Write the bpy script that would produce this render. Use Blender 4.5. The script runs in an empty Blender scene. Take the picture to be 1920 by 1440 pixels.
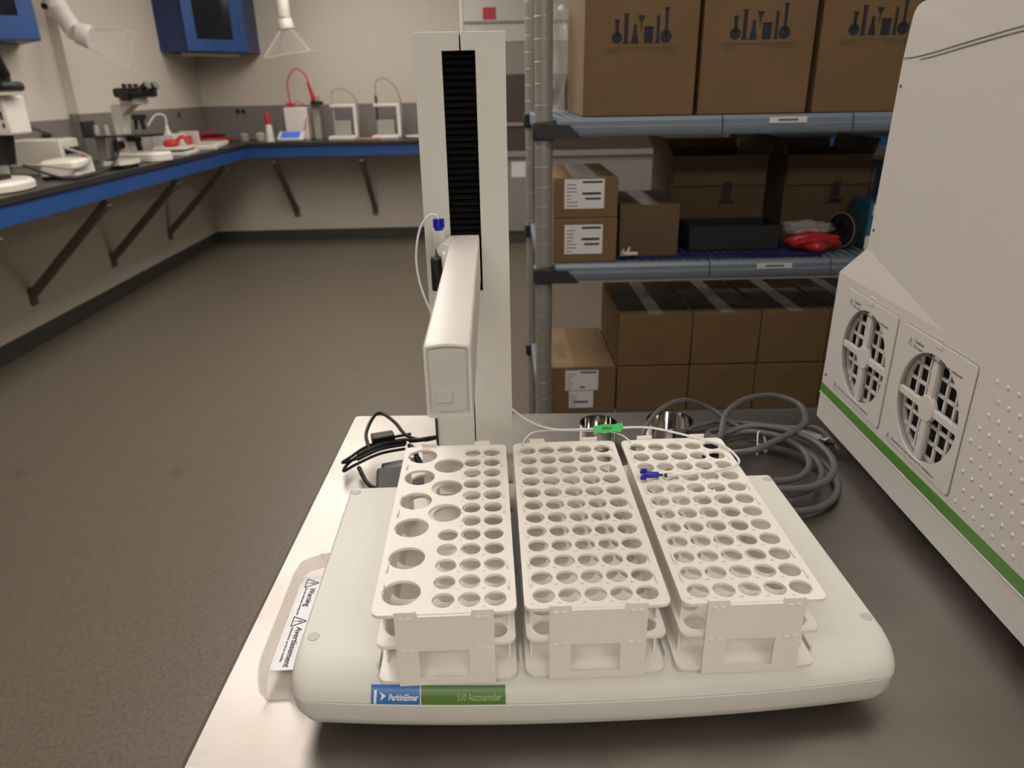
import bpy, bmesh, math, random
from mathutils import Matrix, Vector
random.seed(7)
PI = math.pi
C = bpy.context.scene.collection
S = bpy.context.scene

# ------------------------------------------------------------------ camera
F_PX = 1338.9; PITCH = math.radians(22.437); ROLL = math.radians(-1.049); YAW = -0.0284
cp, sp = math.cos(PITCH), math.sin(PITCH)
cr, sr = math.cos(ROLL), math.sin(ROLL)
fw = Vector((0, cp, -sp)); up = Vector((0, sp, cp)); rt = Vector((1, 0, 0))
Rr = cr * rt + sr * up; Uu = -sr * rt + cr * up
Zr = Matrix.Rotation(YAW, 3, 'Z')
Rr = Zr @ Rr; Uu = Zr @ Uu; fw = Zr @ fw
cam_d = bpy.data.cameras.new('camera'); cam = bpy.data.objects.new('camera', cam_d); C.objects.link(cam)
M = Matrix((Rr, Uu, -fw)).transposed().to_4x4(); M.translation = Vector((0, 0, 0.4944))
cam.matrix_world = M
cam_d.sensor_width = 36; cam_d.lens = F_PX / 1920 * 36; cam_d.clip_start = 0.02; cam_d.clip_end = 60
cam_d.dof.use_dof = True; cam_d.dof.focus_distance = 0.66; cam_d.dof.aperture_fstop = 9.0
S.camera = cam

# ------------------------------------------------------------------ world, exposure
w = bpy.data.worlds.new('world'); S.world = w; w.use_nodes = True
w.node_tree.nodes['Background'].inputs[0].default_value = (1.0, 0.93, 0.84, 1)
w.node_tree.nodes['Background'].inputs[1].default_value = 0.05
S.view_settings.view_transform = 'Standard'; S.view_settings.look = 'None'
S.view_settings.gamma = 1.0; S.view_settings.use_curve_mapping = False
S.view_settings.exposure = 0.13
LIGHT = 10.8
FLOOR = -0.97; CEIL = 1.90
WX, WY = -2.90, 7.80          # left wall, back wall
RX, FY = 5.20, -2.60          # right wall, front wall (behind the camera)

# ------------------------------------------------------------------ materials
MATS = {}
def mat(name, col, rough=0.5, metal=0.0, **k):
    if name in MATS: return MATS[name]
    m = bpy.data.materials.new(name); m.use_nodes = True; MATS[name] = m
    nt = m.node_tree; b = nt.nodes['Principled BSDF']
    b.inputs['Base Color'].default_value = (*col, 1); b.inputs['Roughness'].default_value = rough
    b.inputs['Metallic'].default_value = metal
    if 'trans' in k: b.inputs['Transmission Weight'].default_value = k['trans']
    if 'alpha' in k: b.inputs['Alpha'].default_value = k['alpha']
    if 'ior' in k: b.inputs['IOR'].default_value = k['ior']
    if 'spec' in k: b.inputs['Specular IOR Level'].default_value = k['spec']
    if 'sss' in k:
        b.inputs['Subsurface Weight'].default_value = k['sss']; b.inputs['Subsurface Radius'].default_value = (.01, .008, .006)
    if 'emit' in k:
        b.inputs['Emission Color'].default_value = (*k.get('ecol', col), 1); b.inputs['Emission Strength'].default_value = k['emit']
    tc = None
    if 'noise' in k:      # (scale, amount) colour mottling
        sc, am = k['noise'][:2]
        tc = nt.nodes.new('ShaderNodeTexCoord'); n = nt.nodes.new('ShaderNodeTexNoise'); n.inputs['Scale'].default_value = sc
        n.inputs['Detail'].default_value = 4
        mp = nt.nodes.new('ShaderNodeMapping'); mp.inputs['Scale'].default_value = k.get('stretch', (1, 1, 1))
        nt.links.new(tc.outputs['Object'], mp.inputs[0]); nt.links.new(mp.outputs[0], n.inputs[0])
        r = nt.nodes.new('ShaderNodeValToRGB'); r.color_ramp.elements[0].position = .3; r.color_ramp.elements[1].position = .7
        r.color_ramp.elements[0].color = (*[c * (1 - am) for c in col], 1)
        r.color_ramp.elements[1].color = (*[min(1, c * (1 + am)) for c in col], 1)
        nt.links.new(n.outputs[0], r.inputs[0]); nt.links.new(r.outputs[0], b.inputs['Base Color'])
    if 'bump' in k:       # (scale, strength, distance)
        sc, st, di = k['bump']
        t2 = nt.nodes.new('ShaderNodeTexCoord'); n = nt.nodes.new('ShaderNodeTexNoise'); n.inputs['Scale'].default_value = sc
        mp = nt.nodes.new('ShaderNodeMapping'); mp.inputs['Scale'].default_value = k.get('bstretch', (1, 1, 1))
        nt.links.new(t2.outputs['Object'], mp.inputs[0]); nt.links.new(mp.outputs[0], n.inputs[0])
        bp = nt.nodes.new('ShaderNodeBump'); bp.inputs['Strength'].default_value = st; bp.inputs['Distance'].default_value = di
        nt.links.new(n.outputs[0], bp.inputs['Height']); nt.links.new(bp.outputs[0], b.inputs['Normal'])
    return m

WHITE = mat('rack_white', (.90, .855, .80), .42, bump=(900, .08, .0004), sss=.45)
HOUS = mat('housing_white', (.72, .71, .66), .48, bump=(1400, .15, .0004))
HOUSD = mat('housing_grey', (.62, .62, .58), .45)
ARM = mat('arm_white', (.76, .73, .68), .42, bump=(1400, .12, .0003))
CAP = mat('end_cap_grey', (.60, .60, .57), .4)
PLUG = mat('screw_plug', (.55, .54, .49), .5)
BLACK = mat('black_plastic', (.012, .012, .013), .35)
CORDB = mat('cord_black', (.007, .007, .008), .5, spec=.3)
BLACKM = mat('black_matte', (.010, .010, .011), .7)
RUB = mat('rubber_black', (.018, .018, .018), .55)
GRAP = mat('dark_groove', (.03, .03, .028), .7)
BLUE = mat('fitting_blue', (.012, .02, .45), .3)
KNURL = mat('frosted_barrel', (.62, .62, .60), .3)
TUBE = mat('tubing_white', (.80, .82, .84), .25)
GREEN = mat('flag_green', (.06, .62, .14), .5)
INK = mat('ink_black', (.03, .03, .035), .6)
INKG = mat('ink_grey', (.16, .16, .16), .6)
PAPER = mat('paper_white', (.74, .72, .73), .6)
NPB = mat('plate_blue', (.03, .17, .52), .35)
NPG = mat('plate_green', (.085, .20, .035), .35)
TXTW = mat('lettering_white', (.8, .85, .9), .4)
TXTG = mat('lettering_pale_green', (.42, .60, .32), .4)
INST = mat('instrument_white', (.70, .66, .635), .5, bump=(1200, .15, .0004))
INSTD = mat('instrument_skirt', (.70, .665, .645), .45)
STRG = mat('stripe_green', (.085, .26, .04), .4)
STEEL = mat('polished_steel', (.75, .73, .70), .08, 1.0)
CABLE = mat('cable_grey', (.105, .104, .107), .45)
CONN = mat('connector_grey', (.32, .31, .30), .45)
CARD = mat('cardboard', (.18, .108, .046), .75, noise=(6, .10), bump=(160, .1, .001))
CARDD = mat('cardboard_dark', (.115, .070, .036), .8, noise=(6, .10))
CARDL = mat('cardboard_light', (.52, .30, .14), .75, noise=(5, .10))
TAPE = mat('packing_tape', (.36, .31, .26), .22)
PRINT = mat('printed_ink', (.015, .018, .03), .7)
PRINTL = mat('faded_print', (.13, .085, .05), .7)
SHELFG = mat('shelf_polymer', (.19, .235, .29), .38)
POST = mat('post_grey', (.33, .32, .29), .35, .3)
COLL = mat('collar_dark', (.022, .026, .032), .5)
MATB = mat('mat_navy', (.01, .015, .10), .5)
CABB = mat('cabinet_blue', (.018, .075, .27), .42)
CABS = mat('cabinet_blue_shaded', (.016, .035, .115), .42)  # darker copy of the cabinet blue: shade on the bodies put into the colour
GLASSD = mat('smoked_glass', (.014, .016, .020), .12)
WALLM = mat('wall_paint', (.62, .56, .485), .85, bump=(60, .05, .002))
CEILM = mat('ceiling_white', (.75, .72, .66), .9)
SPLASH = mat('backsplash_grey', (.20, .18, .165), .45)
WORK = mat('worktop_black', (.035, .032, .030), .28)
BASEB = mat('baseboard_black', (.055, .05, .045), .5)
BRKT = mat('bracket_steel', (.16, .14, .12), .45, .3)
CREAM = mat('equipment_cream', (.62, .58, .50), .4)
EQW = mat('equipment_white', (.75, .70, .64), .4)
EQG = mat('equipment_grey', (.33, .32, .28), .5)
RED = mat('plastic_red', (.55, .03, .025), .4)
REDD = mat('bag_red', (.42, .02, .03), .3)
SCRB = mat('screen_blue', (.04, .14, .60), .3, emit=.25, ecol=(.05, .16, .7))
HOODW = mat('hood_white', (.52, .50, .46), .5)
HOODG = mat('hood_grey', (.27, .245, .225), .5)
HOODD = mat('hood_dark_sash', (.085, .065, .055), .2)
KITB = mat('carton_blue', (.02, .13, .22), .5)
CLEARH = mat('clear_hood', (.9, .9, .9), .15, alpha=.06, spec=.6)
CLEAR = mat('clear_plastic', (.9, .9, .9), .12, alpha=.22, spec=.8)
TRAYM = mat('clear_cream_plastic', (.80, .72, .64), .12, alpha=.36, spec=.8)
BAG = mat('clear_film', (.85, .85, .83), .18, alpha=.20, spec=1.0, bump=(14, 1.0, .03))

def steel_top():
    m = bpy.data.materials.new('brushed_stainless'); m.use_nodes = True; nt = m.node_tree; b = nt.nodes['Principled BSDF']
    b.inputs['Metallic'].default_value = 1; b.inputs['Base Color'].default_value = (.60, .565, .53, 1)
    b.inputs['Anisotropic'].default_value = .3
    tc = nt.nodes.new('ShaderNodeTexCoord'); mp = nt.nodes.new('ShaderNodeMapping'); mp.inputs['Scale'].default_value = (12, 420, 1)
    n = nt.nodes.new('ShaderNodeTexNoise'); n.inputs['Scale'].default_value = 3; n.inputs['Detail'].default_value = 5
    nt.links.new(tc.outputs['Object'], mp.inputs[0]); nt.links.new(mp.outputs[0], n.inputs[0])
    mr = nt.nodes.new('ShaderNodeMapRange'); mr.inputs['To Min'].default_value = .36; mr.inputs['To Max'].default_value = .48
    nt.links.new(n.outputs[0], mr.inputs[0]); nt.links.new(mr.outputs[0], b.inputs['Roughness'])
    n2 = nt.nodes.new('ShaderNodeTexNoise'); n2.inputs['Scale'].default_value = 7; n2.inputs['Detail'].default_value = 4
    nt.links.new(tc.outputs['Object'], n2.inputs[0])
    r = nt.nodes.new('ShaderNodeValToRGB'); r.color_ramp.elements[0].position = .35; r.color_ramp.elements[1].position = .7
    r.color_ramp.elements[0].color = (.27, .245, .222, 1); r.color_ramp.elements[1].color = (.34, .315, .295, 1)
    nt.links.new(n2.outputs[0], r.inputs[0]); nt.links.new(r.outputs[0], b.inputs['Base Color'])
    bp = nt.nodes.new('ShaderNodeBump'); bp.inputs['Strength'].default_value = .1; bp.inputs['Distance'].default_value = .00001
    nt.links.new(n.outputs[0], bp.inputs['Height']); nt.links.new(bp.outputs[0], b.inputs['Normal'])
    return m
SS = steel_top()

def floor_mat():
    m = bpy.data.materials.new('speckled_floor'); m.use_nodes = True; nt = m.node_tree; b = nt.nodes['Principled BSDF']
    tc = nt.nodes.new('ShaderNodeTexCoord')
    n = nt.nodes.new('ShaderNodeTexNoise'); n.inputs['Scale'].default_value = 95; n.inputs['Detail'].default_value = 5; n.inputs['Roughness'].default_value = .7
    r = nt.nodes.new('ShaderNodeValToRGB'); r.color_ramp.elements[0].position = .36; r.color_ramp.elements[1].position = .66
    r.color_ramp.elements[0].color = (.110, .090, .066, 1); r.color_ramp.elements[1].color = (.170, .145, .109, 1)
    v = nt.nodes.new('ShaderNodeTexNoise'); v.inputs['Scale'].default_value = 3.2; v.inputs['Detail'].default_value = 3
    r2 = nt.nodes.new('ShaderNodeValToRGB'); r2.color_ramp.elements[0].position = .70; r2.color_ramp.elements[1].position = .80
    r2.color_ramp.elements[0].color = (1, 1, 1, 1); r2.color_ramp.elements[1].color = (.6, .55, .5, 1)
    mx = nt.nodes.new('ShaderNodeMix'); mx.data_type = 'RGBA'; mx.blend_type = 'MULTIPLY'; mx.inputs[0].default_value = 1
    nt.links.new(tc.outputs['Object'], n.inputs[0]); nt.links.new(tc.outputs['Object'], v.inputs[0])
    nt.links.new(n.outputs[0], r.inputs[0]); nt.links.new(v.outputs[0], r2.inputs[0])
    nt.links.new(r.outputs[0], mx.inputs[6]); nt.links.new(r2.outputs[0], mx.inputs[7]); nt.links.new(mx.outputs[2], b.inputs['Base Color'])
    b.inputs['Roughness'].default_value = .38; b.inputs['Specular IOR Level'].default_value = .45
    bp = nt.nodes.new('ShaderNodeBump'); bp.inputs['Strength'].default_value = .25; bp.inputs['Distance'].default_value = .002
    nt.links.new(n.outputs[0], bp.inputs['Height']); nt.links.new(bp.outputs[0], b.inputs['Normal'])
    return m
FLOORM = floor_mat()

# ------------------------------------------------------------------ helpers
PM = {}          # object name -> own placement matrix
def thing(name, label, cat, loc=(0, 0, 0), rotz=0.0, group=None):
    o = bpy.data.objects.new(name, None); C.objects.link(o); o.empty_display_size = .02
    o.location = loc; o.rotation_euler = (0, 0, rotz)
    o['label'] = label; o['category'] = cat
    if group: o['group'] = group
    PM[o.name] = Matrix.Translation(loc) @ Matrix.Rotation(rotz, 4, 'Z')
    return o
def tag(o, label, cat, group=None):
    o['label'] = label; o['category'] = cat
    if group: o['group'] = group
    return o
def smooth_by_angle(me, ang=35):
    bm = bmesh.new(); bm.from_mesh(me); bm.normal_update()
    for f in bm.faces:
        f.smooth = True
        a = f.calc_area(); nb = [g.calc_area() for e in f.edges for g in e.link_faces if g is not f]
        if len(f.verts) > 6 or (nb and a > 5 * sum(nb) / len(nb)): f.smooth = False
        elif len(f.verts) == 3 and any(g is not f and g.normal.dot(f.normal) > .99996 for e in f.edges for g in e.link_faces): f.smooth = False
    for e in bm.edges:
        e.smooth = not (len(e.link_faces) == 2 and e.calc_face_angle(0) > math.radians(ang))
    bm.to_mesh(me); bm.free()
def finish(name, me, m, parent=None, world=False, smooth=True, label=None):
    o = bpy.data.objects.new(name, me); C.objects.link(o)
    if not me.materials: me.materials.append(m)
    else: me.materials[0] = m
    if smooth: smooth_by_angle(me)
    if parent is not None:
        o.parent = parent
        if world: me.transform(PM[parent.name].inverted())
        PM[o.name] = PM[parent.name]
    if label: o['label'] = label
    return o
def obj(name, bm, m, parent=None, world=False, smooth=True, label=None):
    bmesh.ops.recalc_face_normals(bm, faces=bm.faces[:])
    me = bpy.data.meshes.new(name); bm.to_mesh(me); bm.free()
    return finish(name, me, m, parent, world, smooth, label)
def struct(name, bm, m):
    o = obj(name, bm, m, smooth=False); o['kind'] = 'structure'; return o
def box(bm, x0, x1, y0, y1, z0, z1, bev=0.0, T=None, seg=2):
    t = bmesh.new()
    bmesh.ops.create_cube(t, size=1)
    for v in t.verts: v.co = Vector((x0 + (v.co.x + .5) * (x1 - x0), y0 + (v.co.y + .5) * (y1 - y0), z0 + (v.co.z + .5) * (z1 - z0)))
    if bev > 0: bmesh.ops.bevel(t, geom=t.edges[:], offset=bev, segments=seg, affect='EDGES', profile=.5)
    merge(bm, t, T); return bm
def merge(bm, t, T=None):
    if T is not None: t.transform(T)
    me = bpy.data.meshes.new('tmp'); t.to_mesh(me); t.free(); bm.from_mesh(me); bpy.data.meshes.remove(me)
def cyl(bm, p0, p1, r0, r1=None, seg=24, bev=0.0):
    p0, p1 = Vector(p0), Vector(p1); r1 = r0 if r1 is None else r1
    t = bmesh.new(); d = p1 - p0
    bmesh.ops.create_cone(t, cap_ends=True, segments=seg, radius1=r0, radius2=r1, depth=d.length)
    if bev > 0:
        es = [e for e in t.edges if len(e.link_faces) == 2 and any(len(f.verts) > 4 for f in e.link_faces)]
        bmesh.ops.bevel(t, geom=es, offset=bev, segments=2, affect='EDGES', profile=.5)
    T = Matrix.Translation((p0 + p1) / 2) @ d.to_track_quat('Z', 'Y').to_matrix().to_4x4()
    merge(bm, t, T); return bm
def lathe(bm, prof, seg=28, T=None):
    t = bmesh.new(); rings = []
    for r, z in prof:
        rings.append([t.verts.new((r * math.cos(2 * PI * i / seg), r * math.sin(2 * PI * i / seg), z)) for i in range(seg)] if r > 1e-6 else [t.verts.new((0, 0, z))])
    for a, b in zip(rings[:-1], rings[1:]):
        for i in range(seg):
            j = (i + 1) % seg
            if len(a) == 1 and len(b) == 1: continue
            if len(a) == 1: t.faces.new((a[0], b[i], b[j]))
            elif len(b) == 1: t.faces.new((a[i], a[j], b[0]))
            else: t.faces.new((a[i], a[j], b[j], b[i]))
    merge(bm, t, T); return bm
def catmull(pts, n=8, closed=False):
    P = [Vector(p) for p in pts]; out = []; N = len(P)
    rng = N if closed else N - 1
    for i in range(rng):
        if closed: p0, p1, p2, p3 = P[(i - 1) % N], P[i], P[(i + 1) % N], P[(i + 2) % N]
        else: p0, p1, p2, p3 = P[max(i - 1, 0)], P[i], P[i + 1], P[min(i + 2, N - 1)]
        for k in range(n):
            t = k / n
            out.append(.5 * ((2 * p1) + (-p0 + p2) * t + (2 * p0 - 5 * p1 + 4 * p2 - p3) * t * t + (-p0 + 3 * p1 - 3 * p2 + p3) * t ** 3))
    if not closed: out.append(P[-1])
    return out
def tube(bm, pts, r, seg=10, n=8, closed=False, flat=1.0):
    P = catmull(pts, n, closed); N = len(P); t = bmesh.new(); rings = []
    tan = [((P[(i + 1) % N] if (closed or i < N - 1) else P[i]) - (P[i - 1] if (closed or i > 0) else P[i])).normalized() for i in range(N)]
    nrm = tan[0].orthogonal().normalized()
    for i in range(N):
        nrm = (nrm - tan[i] * nrm.dot(tan[i])).normalized(); bn = tan[i].cross(nrm)
        rings.append([t.verts.new(P[i] + nrm * r * math.cos(2 * PI * k / seg) + bn * r * flat * math.sin(2 * PI * k / seg)) for k in range(seg)])
    for i in range(N if closed else N - 1):
        a, b = rings[i], rings[(i + 1) % N]
        for k in range(seg): t.faces.new((a[k], a[(k + 1) % seg], b[(k + 1) % seg], b[k]))
    if not closed: t.faces.new(rings[0][::-1]); t.faces.new(rings[-1])
    merge(bm, t); return bm
def loft(bm, loops, caps=True):
    t = bmesh.new(); R = [[t.verts.new(p) for p in l] for l in loops]
    for a, b in zip(R[:-1], R[1:]):
        n = len(a)
        for i in range(n): t.faces.new((a[i], a[(i + 1) % n], b[(i + 1) % n], b[i]))
    if caps: t.faces.new(R[0][::-1]); t.faces.new(R[-1])
    merge(bm, t); return bm
def rrect(x0, x1, y0, y1, r, seg=6):
    if not isinstance(r, (tuple, list)): r = (r,) * 4        # order: x1y1, x0y1, x0y0, x1y0
    out = []
    for (cx, cy, a0), q in zip(((x1, y1, 0), (x0, y1, 90), (x0, y0, 180), (x1, y0, 270)), r):
        sx = 1 if cx == x1 else -1; sy = 1 if cy == y1 else -1
        for k in range(seg + 1):
            a = math.radians(a0 + 90 * k / seg)
            out.append((cx - sx * q + q * math.cos(a), cy - sy * q + q * math.sin(a)))
    return out
def circle(cx, cy, r, seg=32):
    return [(cx + r * math.cos(2 * PI * i / seg), cy + r * math.sin(2 * PI * i / seg)) for i in range(seg)]
def plate_mesh(loops, th, bev=0.0):
    """flat plate with holes: outline first, then hole outlines; thickness th, centred on z = 0"""
    cu = bpy.data.curves.new('tmp', 'CURVE'); cu.dimensions = '2D'; cu.fill_mode = 'BOTH'
    cu.extrude = th / 2 - bev; cu.bevel_depth = bev; cu.bevel_resolution = 1; cu.offset = -bev if bev else 0
    for l in loops:
        s = cu.splines.new('POLY'); s.points.add(len(l) - 1); s.use_cyclic_u = True
        for p, q in zip(s.points, l): p.co = (q[0], q[1], 0, 1)
    o = bpy.data.objects.new('tmp', cu)
    me = bpy.data.meshes.new_from_object(o)
    bpy.data.objects.remove(o); bpy.data.curves.remove(cu)
    bm = bmesh.new(); bm.from_mesh(me); bmesh.ops.remove_doubles(bm, verts=bm.verts[:], dist=1e-6)
    bm.to_mesh(me); bm.free()
    return me
def frame(o, ex, ey):
    o, ex, ey = Vector(o), Vector(ex).normalized(), Vector(ey).normalized(); n = ex.cross(ey)
    T = Matrix((ex, ey, n)).transposed().to_4x4(); T.translation = o; return T
def flat(bm, polys, T, th=.0004):
    """2-D polygons, given a small thickness, laid on a face"""
    for poly in polys:
        t = bmesh.new(); a = [t.verts.new((x, y, 0)) for x, y in poly]; b = [t.verts.new((x, y, th)) for x, y in poly]
        n = len(a); t.faces.new(a[::-1]); t.faces.new(b)
        for i in range(n): t.faces.new((a[i], a[(i + 1) % n], b[(i + 1) % n], b[i]))
        merge(bm, t, T)
    return bm
def R2(x0, x1, y0, y1): return [(x0, y0), (x1, y0), (x1, y1), (x0, y1)]
def text(name, s, size, T, m, parent, align='LEFT', world=False, shear=0, bold=0, th=.0002, width=None, label=None):
    cu = bpy.data.curves.new('tmp', 'FONT'); cu.body = s; cu.size = size; cu.align_x = align; cu.shear = shear
    cu.offset = bold; cu.extrude = th; cu.resolution_u = 3
    o = bpy.data.objects.new('tmp', cu); me = bpy.data.meshes.new_from_object(o)
    bpy.data.objects.remove(o); bpy.data.curves.remove(cu)
    if width:
        xs = [v.co.x for v in me.vertices]; k = width / (max(xs) - min(xs)); me.transform(Matrix.Diagonal((k, 1, 1, 1)))
    me.transform(T)
    me.name = name
    return finish(name, me, m, parent, world, False, label)
def copy_tree(o, parent=None):
    c = o.copy(); C.objects.link(c); c.parent = parent
    PM[c.name] = PM.get(o.name, Matrix())
    for ch in list(o.children): copy_tree(ch, c)
    return c
def X(*a): return Matrix.Translation(a)
def RZ(a): return Matrix.Rotation(a, 4, 'Z')
def RX_(a): return Matrix.Rotation(a, 4, 'X')
def RY(a): return Matrix.Rotation(a, 4, 'Y')

# ================================================================== THE ROOM
bm = bmesh.new(); box(bm, WX - .2, RX + .2, FY - .2, WY + .2, FLOOR - .1, FLOOR); struct('floor', bm, FLOORM)
bm = bmesh.new(); box(bm, WX - .2, RX + .2, FY - .2, WY + .2, CEIL, CEIL + .1); struct('ceiling', bm, CEILM)
bm = bmesh.new(); box(bm, WX - .2, WX, FY - .2, WY + .2, FLOOR, CEIL)
box(bm, WX, WX + .07, 5.42, WY, .066, CEIL)            # the wall steps forward above the bench
struct('wall_left', bm, WALLM)
bm = bmesh.new(); box(bm, WX - .2, RX + .2, WY, WY + .2, FLOOR, CEIL); struct('wall_back', bm, WALLM)
bm = bmesh.new(); box(bm, RX, RX + .2, FY - .2, WY + .2, FLOOR, CEIL); struct('wall_right', bm, WALLM)
bm = bmesh.new(); box(bm, WX - .2, RX + .2, FY - .2, FY, FLOOR, CEIL); struct('wall_front', bm, WALLM)
bm = bmesh.new(); box(bm, WX, WX + .012, FY, WY, FLOOR, FLOOR + .11, .002)
struct('baseboard_left', bm, BASEB)
bm = bmesh.new(); box(bm, WX + .012, -.20, WY - .012, WY, FLOOR, FLOOR + .11, .002); struct('baseboard_back', bm, BASEB)

# ceiling lights: recessed troffers, lit
def troffer(x, y, lab, wdt=.60, lng=1.20, k=1.0):
    t = thing('ceiling_light', lab, 'light', (x, y, CEIL), 0, 'recessed ceiling lights')
    fm = plate_mesh([rrect(-wdt / 2 - .03, wdt / 2 + .03, -lng / 2 - .03, lng / 2 + .03, .004, 2), rrect(-wdt / 2, wdt / 2, -lng / 2, lng / 2, .003, 2)], .02)
    fm.transform(X(0, 0, -.0101)); finish('frame', fm, EQW, t, smooth=False)
    bm = bmesh.new(); box(bm, -wdt / 2, wdt / 2, -lng / 2, lng / 2, -.012, -.004)
    obj('diffuser', bm, mat('lit_diffuser_%d' % round(k * 100), (1, .93, .84), .5, emit=LIGHT * k, ecol=(1.0, .932, .855)), t, smooth=False)
for k, (y, l) in enumerate([(2.05, 'ceiling light of the aisle row nearest the table'), (3.05, 'second ceiling light of the aisle row'),
                            (4.05, 'third ceiling light of the aisle row'), (5.05, 'fourth ceiling light of the aisle row'), (6.45, 'ceiling light of the aisle row nearest the back wall')]):
    troffer(-1.02, y, l, 1.15, .92, .60)
for x, y, l, k in [(2.6, 5.9, 'ceiling light in front of the fume hood', 1.0), (.70, -1.45, 'added fill light panel above and behind the camera', .88),  # the two behind the camera are added to brighten front faces
                   (-.75, -1.45, 'added fill light panel behind the camera, over the aisle', .88), (.40, .75, 'added dim light panel straight above the sampler', .40)]:  # the one over the sampler is added to brighten top surfaces
    troffer(x, y, l, 1.20, .60, k)

# ---- wall benches
BZ = .068
LX = WX + .07
def bench_left():
    t = thing('wall_bench', 'long black worktop with blue apron along the left wall', 'bench', (WX, 4, FLOOR))
    bm = bmesh.new(); box(bm, WX, -2.25, -1.0, 5.42, BZ - .035, BZ, .004); box(bm, WX, -2.25, 5.42, WY, BZ - .035, BZ, .004)
    obj('worktop', bm, WORK, t, True)
    bm = bmesh.new(); box(bm, -2.285, -2.262, -1.0, 7.17, BZ - .135, BZ - .036, .002); obj('apron', bm, CABB, t, True)
    for y in (1.30, 2.36, 3.43, 4.49, 5.55, 6.62):
        wx = WX
        bm = bmesh.new()
        th = .022
        a = Vector((wx + .004, y, -.66)); b = Vector((-2.30, y, -.10))
        d = (b - a).normalized(); n = Vector((-d.z, 0, d.x)) * .024
        loft(bm, [[a - n + Vector((0, s, 0)), b - n + Vector((0, s, 0)), b + n + Vector((0, s, 0)), a + n + Vector((0, s, 0))] for s in (-th, th)])
        box(bm, wx, wx + .02, y - .03, y + .03, -.72, -.61, .003)
        box(bm, wx, -2.29, y - .02, y + .02, BZ - .075, BZ - .036)
        obj('bracket', bm, BRKT, t, True)
    return t
bench_left()
def bench_back():
    t = thing('wall_bench', 'black worktop with blue apron along the back wall behind the tower', 'bench', (-1.5, WY, FLOOR))
    bm = bmesh.new(); box(bm, -2.249, -.35, 7.15, WY, BZ - .035, BZ, .004); obj('worktop', bm, WORK, t, True)
    bm = bmesh.new(); box(bm, -2.262, -.35, 7.17, 7.192, BZ - .135, BZ - .036, .002); obj('apron', bm, CABB, t, True)
    for x in (-2.03, -1.20, -.45):
        bm = bmesh.new(); th = .022
        a = Vector((x, WY - .004, -.66)); b = Vector((x, 7.20, -.10)); d = (b - a).normalized(); n = Vector((0, -d.z, d.y)) * .024
        loft(bm, [[a - n + Vector((s, 0, 0)), b - n + Vector((s, 0, 0)), b + n + Vector((s, 0, 0)), a + n + Vector((s, 0, 0))] for s in (-th, th)])
        box(bm, x - .03, x + .03, WY - .02, WY, -.72, -.61, .003)
        box(bm, x - .02, x + .02, 7.2, WY, BZ - .075, BZ - .036)
        obj('bracket', bm, BRKT, t, True)
bench_back()
bm = bmesh.new(); box(bm, WX, WX + .012, -1.0, 5.42, BZ, .355, .002); box(bm, WX + .012, LX, 5.405, 5.42, BZ, .385, .001); box(bm, LX, LX + .012, 5.405, WY, BZ, .385, .002)
struct('trim_1', bm, SPLASH)
bm = bmesh.new(); box(bm, LX + .012, -.35, WY - .012, WY, BZ, .385, .002); struct('trim_2', bm, SPLASH)
def outlet(x, y, z, lab, left=True, n=2):
    t = thing('power_outlet', lab, 'outlet', (x, y, z), PI / 2 if left else 0, 'power outlets on the backsplash')
    bm = bmesh.new(); box(bm, -.055 * n / 2, .055 * n / 2, -.008, 0, -.04, .04, .003); obj('cover_plate', bm, SPLASH, t)
    for k in range(n):
        bm = bmesh.new(); cx = (k - (n - 1) / 2) * .055; cyl(bm, (cx, -.008, 0), (cx, -.014, 0), .022, seg=16); obj('socket', bm, BLACK, t)
outlet(WX + .012, 5.05, .26, 'black twin outlet on the left backsplash beside the grey power supply')
outlet(LX + .012, 7.10, .33, 'black single outlet on the left backsplash behind the microscope', n=1)
outlet(-2.46, WY - .012, .335, 'black twin outlet on the back wall near the room corner', left=False)
outlet(-1.92, WY - .012, .335, 'black outlet on the back wall beside the white dispenser box', left=False, n=1)

# ---- wall cabinets
def corner_cabinet():
    t = thing('wall_cabinet', 'blue corner wall cabinet with smoked glass door over the bench', 'cabinet', (LX, WY, .87))
    zb, zt = .85, 1.60
    P = [(LX, 7.0), (-2.60, 7.0), (-2.19, 7.40), (-2.19, WY), (LX, WY)]
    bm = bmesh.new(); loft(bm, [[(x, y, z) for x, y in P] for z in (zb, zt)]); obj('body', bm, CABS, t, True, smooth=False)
    a = Vector((-2.60, 7.0, zb)); e = (Vector((-2.19, 7.40, zb)) - a); L = e.length; T = frame(a, e, (0, 0, 1))
    me = plate_mesh([R2(.004, L - .004, .004, .74), R2(.10, L - .13, .10, .64)], .018); me.transform(T @ X(0, 0, .010))
    d = finish('door', me, CABB, t, True, False)
    bm = bmesh.new(); box(bm, .10, L - .13, .10, .64, .004, .010, T=T); obj('glass_pane', bm, GLASSD, d, True, False)
    bm = bmesh.new()
    hx = L - .06
    tube(bm, [T @ Vector(p) for p in [(hx, .17, .018), (hx, .18, .045), (hx, .24, .05), (hx, .30, .045), (hx, .31, .018)]], .005, 8, 4); obj('handle', bm, STEEL, d, True)
    bm = bmesh.new(); box(bm, .02, L * .95, .02, .10, -.03, -.002, .005, T=frame(Vector((-2.66, 7.06, zb - .001)), e, (-e.y, e.x, 0)))
    tag(obj('strip_light', bm, CREAM), 'unlit strip light fixed under the blue corner cabinet', 'light')
corner_cabinet()
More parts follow.
